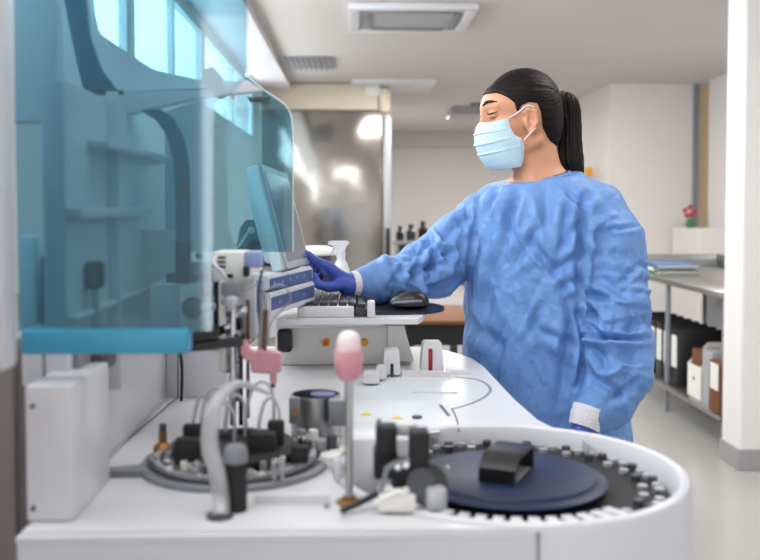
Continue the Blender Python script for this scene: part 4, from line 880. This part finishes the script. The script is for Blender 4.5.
# neckband and navy undershirt edge
def ringp(rx, dz, n_=40):
    o = []
    for a in np.linspace(0, 2*PI, n_):
        dx, dy = rx*math.cos(a), rx*math.sin(a); u_ = (dx+.006)*sd_.x+dy*sd_.y; v_ = (dx+.006)*fd.x+dy*fd.y
        o.append(Vector((.497+dx, 2.432+dy, 1.354-.10*u_-.19*v_+dz)))
    return o
obj('neckband', tube(B(), ringp(.0685, -.001), .0052, 10), 'gown', pe)
obj('undershirt_collar', tube(B(), ringp(.0615, .002), .0045, 8), 'scrub', pe)
# trousers and shoes below the gown
for hp_, an_ in ((hipL, ft[0]), (hipR, ft[1])):
    kn = Vector((an_.x, hp_.y-.01, .47))
    obj('trouser_leg', tube(B(), spline([Vector((hp_.x,hp_.y,.60)), kn, Vector((an_.x,an_.y-.002,.27)), Vector((an_.x,an_.y,.085))], 5), [.088-.0018*k for k in range(16)], 24), 'scrub', pe)
    Fs = Field(np.arange(an_.x-.2,an_.x+.12,.005), np.arange(an_.y-.25,an_.y+.12,.005), np.arange(-.01,.13,.005))
    Fs.cap(an_-Vector((0,0,.045))-fd*.03, an_+fd*.15-Vector((0,0,.055)), .042, .032, .02); Fs.cap(an_-Vector((0,0,.02)), an_-Vector((0,0,.0)), .045, .042, .02)
    Fs.V = np.maximum(Fs.V, .002-Fs.grid((slice(None),)*3)[..., 2]); me = Fs.mesh('shoe'); smooth_mesh(me, 1); mesh_obj('shoe', me, M['white'], pe, smooth='all')
# hair
Fh = Field(np.arange(H0.x-.15,H0.x+.14,.0028), np.arange(H0.y-.11,H0.y+.11,.0028), np.arange(H0.z-.13,H0.z+.17,.0028))
Fh.ell(h(-.001,0,.050), (.102,.079,.095), HRn, .01); Fh.ell(h(.061,0,.0575), (.0555,.064,.0475), HRn, .02); Fh.ell(h(-.05,0,-.005), (.05,.058,.075), HRn, .03)
P_ = Fh.grid((slice(None),)*3)-np.array(H0[:]); L_ = P_@HRn; lx, ly, lz = L_[..., 0], L_[..., 1], L_[..., 2]
poly = [(.16,.084),(.112,.084),(.092,.081),(.076,.066),(.056,.042),(.048,.026),(.042,.028),(.034,.044),(.016,.050),(-.006,.046),(-.016,.022),(-.026,-.02),(-.048,-.068),(-.070,-.09),(-.2,-.09),(-.2,.2),(.16,.2)]
def sdpoly(x, z, V):
    d = np.full(x.shape, 1e9); s = np.ones(x.shape)
    for i in range(len(V)):
        (ax1, az1), (bx1, bz1) = V[i], V[i-1]; ex, ez = bx1-ax1, bz1-az1; wx, wz = x-ax1, z-az1
        t = np.clip((wx*ex+wz*ez)/(ex*ex+ez*ez), 0, 1); d = np.minimum(d, (wx-ex*t)**2+(wz-ez*t)**2)
        c1 = z >= az1; c2 = z < bz1; c3 = ex*wz > ez*wx; fl = (c1 & c2 & c3) | (~c1 & ~c2 & ~c3); s = np.where(fl, -s, s)
    return s*np.sqrt(d)
pz = lz + .25*np.abs(ly)*np.clip((lx-.04)/.05, 0, 1)*0
dpoly = sdpoly(lx + np.abs(ly)**2*2.5*(lx > .05), pz, poly)
tx, ty, tz = lx+.088, ly, lz-.075     # strands fan out from the ponytail root
phi = np.arctan2(ty, tz)
rid = .0006*np.sin(phi*46+3*np.sin(phi*7)+lx*25)+.0004*np.sin(phi*101)
V = Fh.V+rid; kk_ = .006; hh_ = np.clip(.5-.5*(V-dpoly)/kk_, 0, 1); Fh.V = V*(1-hh_)+dpoly*hh_+kk_*hh_*(1-hh_)
me = Fh.mesh('hair'); smooth_mesh(me, 1, .4); hr = mesh_obj('hair', me, M['hair'], pe, smooth='all')
tp_ = [at(552,99,2.44), at(560,98,2.445), at(568,102,2.45), at(570,112,2.455), at(570,128,2.46), at(569,145,2.465), at(570,162,2.465), at(576,177,2.465)]
rs_ = [.011,.014,.020,.024,.027,.031,.034,.018]
Fp = Field(np.arange(tp_[0].x-.05,tp_[-1].x+.08,.003), np.arange(2.36,2.54,.003), np.arange(1.27,1.62,.003))
cv = spline(tp_, 3); rs2 = np.interp(np.linspace(0,7,len(cv)), range(8), rs_); chain(Fp, [(p, float(r)) for p, r in zip(cv, rs2)], .01)
P_ = Fp.grid((slice(None),)*3); cxz = np.interp(-P_[...,2], [-p.z for p in cv[6:]], [p.x for p in cv[6:]]); cyz = 2.455
ph = np.arctan2(P_[...,1]-cyz, P_[...,0]-cxz); Fp.V = Fp.V+.0016*np.sin(ph*13+P_[...,2]*14)+.0009*np.sin(ph*29-P_[...,2]*20)
me = Fp.mesh('ponytail'); smooth_mesh(me, 1, .3); mesh_obj('ponytail', me, M['tail'], hr, smooth='all')
obj('hair_tie', tube(B(), [at(553,98.5,2.44), at(557.5,98,2.443)], [.0165,.0165], 20), 'black', hr)
# brows and lashes
for s in (-1,1):
    obj('eyebrow', tube(B(), spline([h(.1165,s*.013,.054), h(.1115,s*.030,.0615), h(.0935,s*.052,.059)], 6), [.0028]*5+[.0036]*5+[.0014]*3, 8), 'lips', pe)
    obj('eyelash', tube(B(), spline([h(.1075,s*.016,.0335), h(.1105,s*.029,.0300), h(.1060,s*.042,.0300), h(.0940,s*.053,.0335)], 4), [.0014]*4+[.0022]*6+[.0012]*3, 8), 'lips', pe)
# mask: pleated sheet wrapped round nose, cheeks and chin
rows = [(0,.122,.006,.072,.062,.014),(.12,.131,-.003,.072,.063,.004),(.3,.136,-.020,.068,.066,-.014),(.45,.137,-.042,.060,.068,-.030),(.56,.134,-.058,.040,.070,-.042),(.75,.126,-.082,.036,.064,-.072),(.9,.112,-.102,.038,.056,-.097),(1,.098,-.113,.042,.048,-.111)]
T_ = [r[0] for r in rows]; bm = B(); G = []; NU, NV = 44, 60
for j in range(NV+1):
    t = j/NV; xf, zf, xs_, ys_, zs_ = [float(np.interp(t, T_, [r[i] for r in rows])) for i in range(1,6)]
    pl = 0
    for c_ in (.27,.47,.66): pl += .0045*max(0, 1-abs(t-c_-.012)/.035) if t < c_+.012 else .0045*max(0, 1-(t-c_-.012)/.012)
    row = []
    for i in range(NU+1):
        u = -1+2*i/NU; a1 = u*PI/2; cu_ = abs(math.cos(a1))**.85; su = math.copysign(abs(math.sin(a1))**.9, a1)
        x = xs_+(xf-xs_)*cu_+pl*(.25+.75*cu_); y = ys_*su*(1+pl*3); z = zs_+(zf-zs_)*cu_
        if t < .1: z += .006*math.exp(-(u/.25)**2); x += .0
        row.append(bm.verts.new(h(x, y, z)))
    G.append(row)
for j in range(NV):
    for i in range(NU): bm.faces.new((G[j][i],G[j][i+1],G[j+1][i+1],G[j+1][i]))
mk = obj('face_mask', bm, 'mask', pe, smooth=True)
so = mk.modifiers.new('thickness', 'SOLIDIFY'); so.thickness = .0012; so.offset = 1
for s in (-1,1):
    obj('ear_loop', tube(B(), spline([h(.070,s*.062,.013), h(.045,s*.074,.028), h(.024,s*.078,.041), h(.006,s*.083,.036)], 5), .0016, 8), 'strap', mk)
    obj('ear_loop', tube(B(), spline([h(.036,s*.072,-.044), h(.028,s*.075,-.036), h(.018,s*.080,-.026), h(.006,s*.083,-.016)], 5), .0016, 8), 'strap', mk)
    obj('mask_hem', tube(B(), [h(float(np.interp(t,T_,[r[3] for r in rows])), s*float(np.interp(t,T_,[r[4] for r in rows])), float(np.interp(t,T_,[r[5] for r in rows]))) for t in np.linspace(0,1,12)], .0016, 8), 'strap', mk)
#@@LIGHT
# ================================================================== LIGHT
sc = bpy.context.scene
w = bpy.data.worlds.new('daylight'); sc.world = w; w.use_nodes = True; bg = w.node_tree.nodes['Background']
bg.inputs[0].default_value = (.95, .97, 1, 1)
nt = w.node_tree; tc = nt.nodes.new('ShaderNodeTexCoord'); sp_ = nt.nodes.new('ShaderNodeSeparateXYZ'); mr = nt.nodes.new('ShaderNodeMapRange'); mr.interpolation_type = 'SMOOTHSTEP'
mr.inputs['From Min'].default_value = -.06; mr.inputs['From Max'].default_value = -.2; mr.inputs['To Min'].default_value = 1.12; mr.inputs['To Max'].default_value = 12
nt.links.new(tc.outputs['Generated'], sp_.inputs[0]); nt.links.new(sp_.outputs['X'], mr.inputs['Value']); nt.links.new(mr.outputs[0], bg.inputs[1])   # brighter sky on the window side
def area(name, loc, rot, sx_, sy_, e, col=(1,1,1)):
    l = bpy.data.lights.new(name, 'AREA'); l.shape = 'RECTANGLE'; l.size = sx_; l.size_y = sy_; l.energy = e; l.color = col
    o = bpy.data.objects.new(name, l); COL.objects.link(o); o.location = loc; o.rotation_euler = rot; return o
for i, (x, y, e) in enumerate(((.0,1.2,13),(1.6,2.6,23),(.6,5.0,36),(2.4,6.2,40),(.9,8.4,44),(1.6,12.5,110))):
    area('ceiling_fill', (x,y,H-.06), (0,0,0), 1.1, .5, e, (1,.965,.925))  # added fill lights under the ceiling, not tied to any modelled fixture
area('window_light', (XL+.02, 1.4, 2.12), (0, -PI/2, 0), .45, 2.3, 20, (.93,.97,1)); area('window_light', (XL+.02, 4.0, 2.12), (0, -PI/2, 0), .45, 2.2, 26, (.93,.97,1))
sc.view_settings.view_transform = 'Standard'; sc.view_settings.look = 'None'; sc.view_settings.gamma = 1; sc.view_settings.exposure = -0.22; sc.view_settings.use_curve_mapping = False
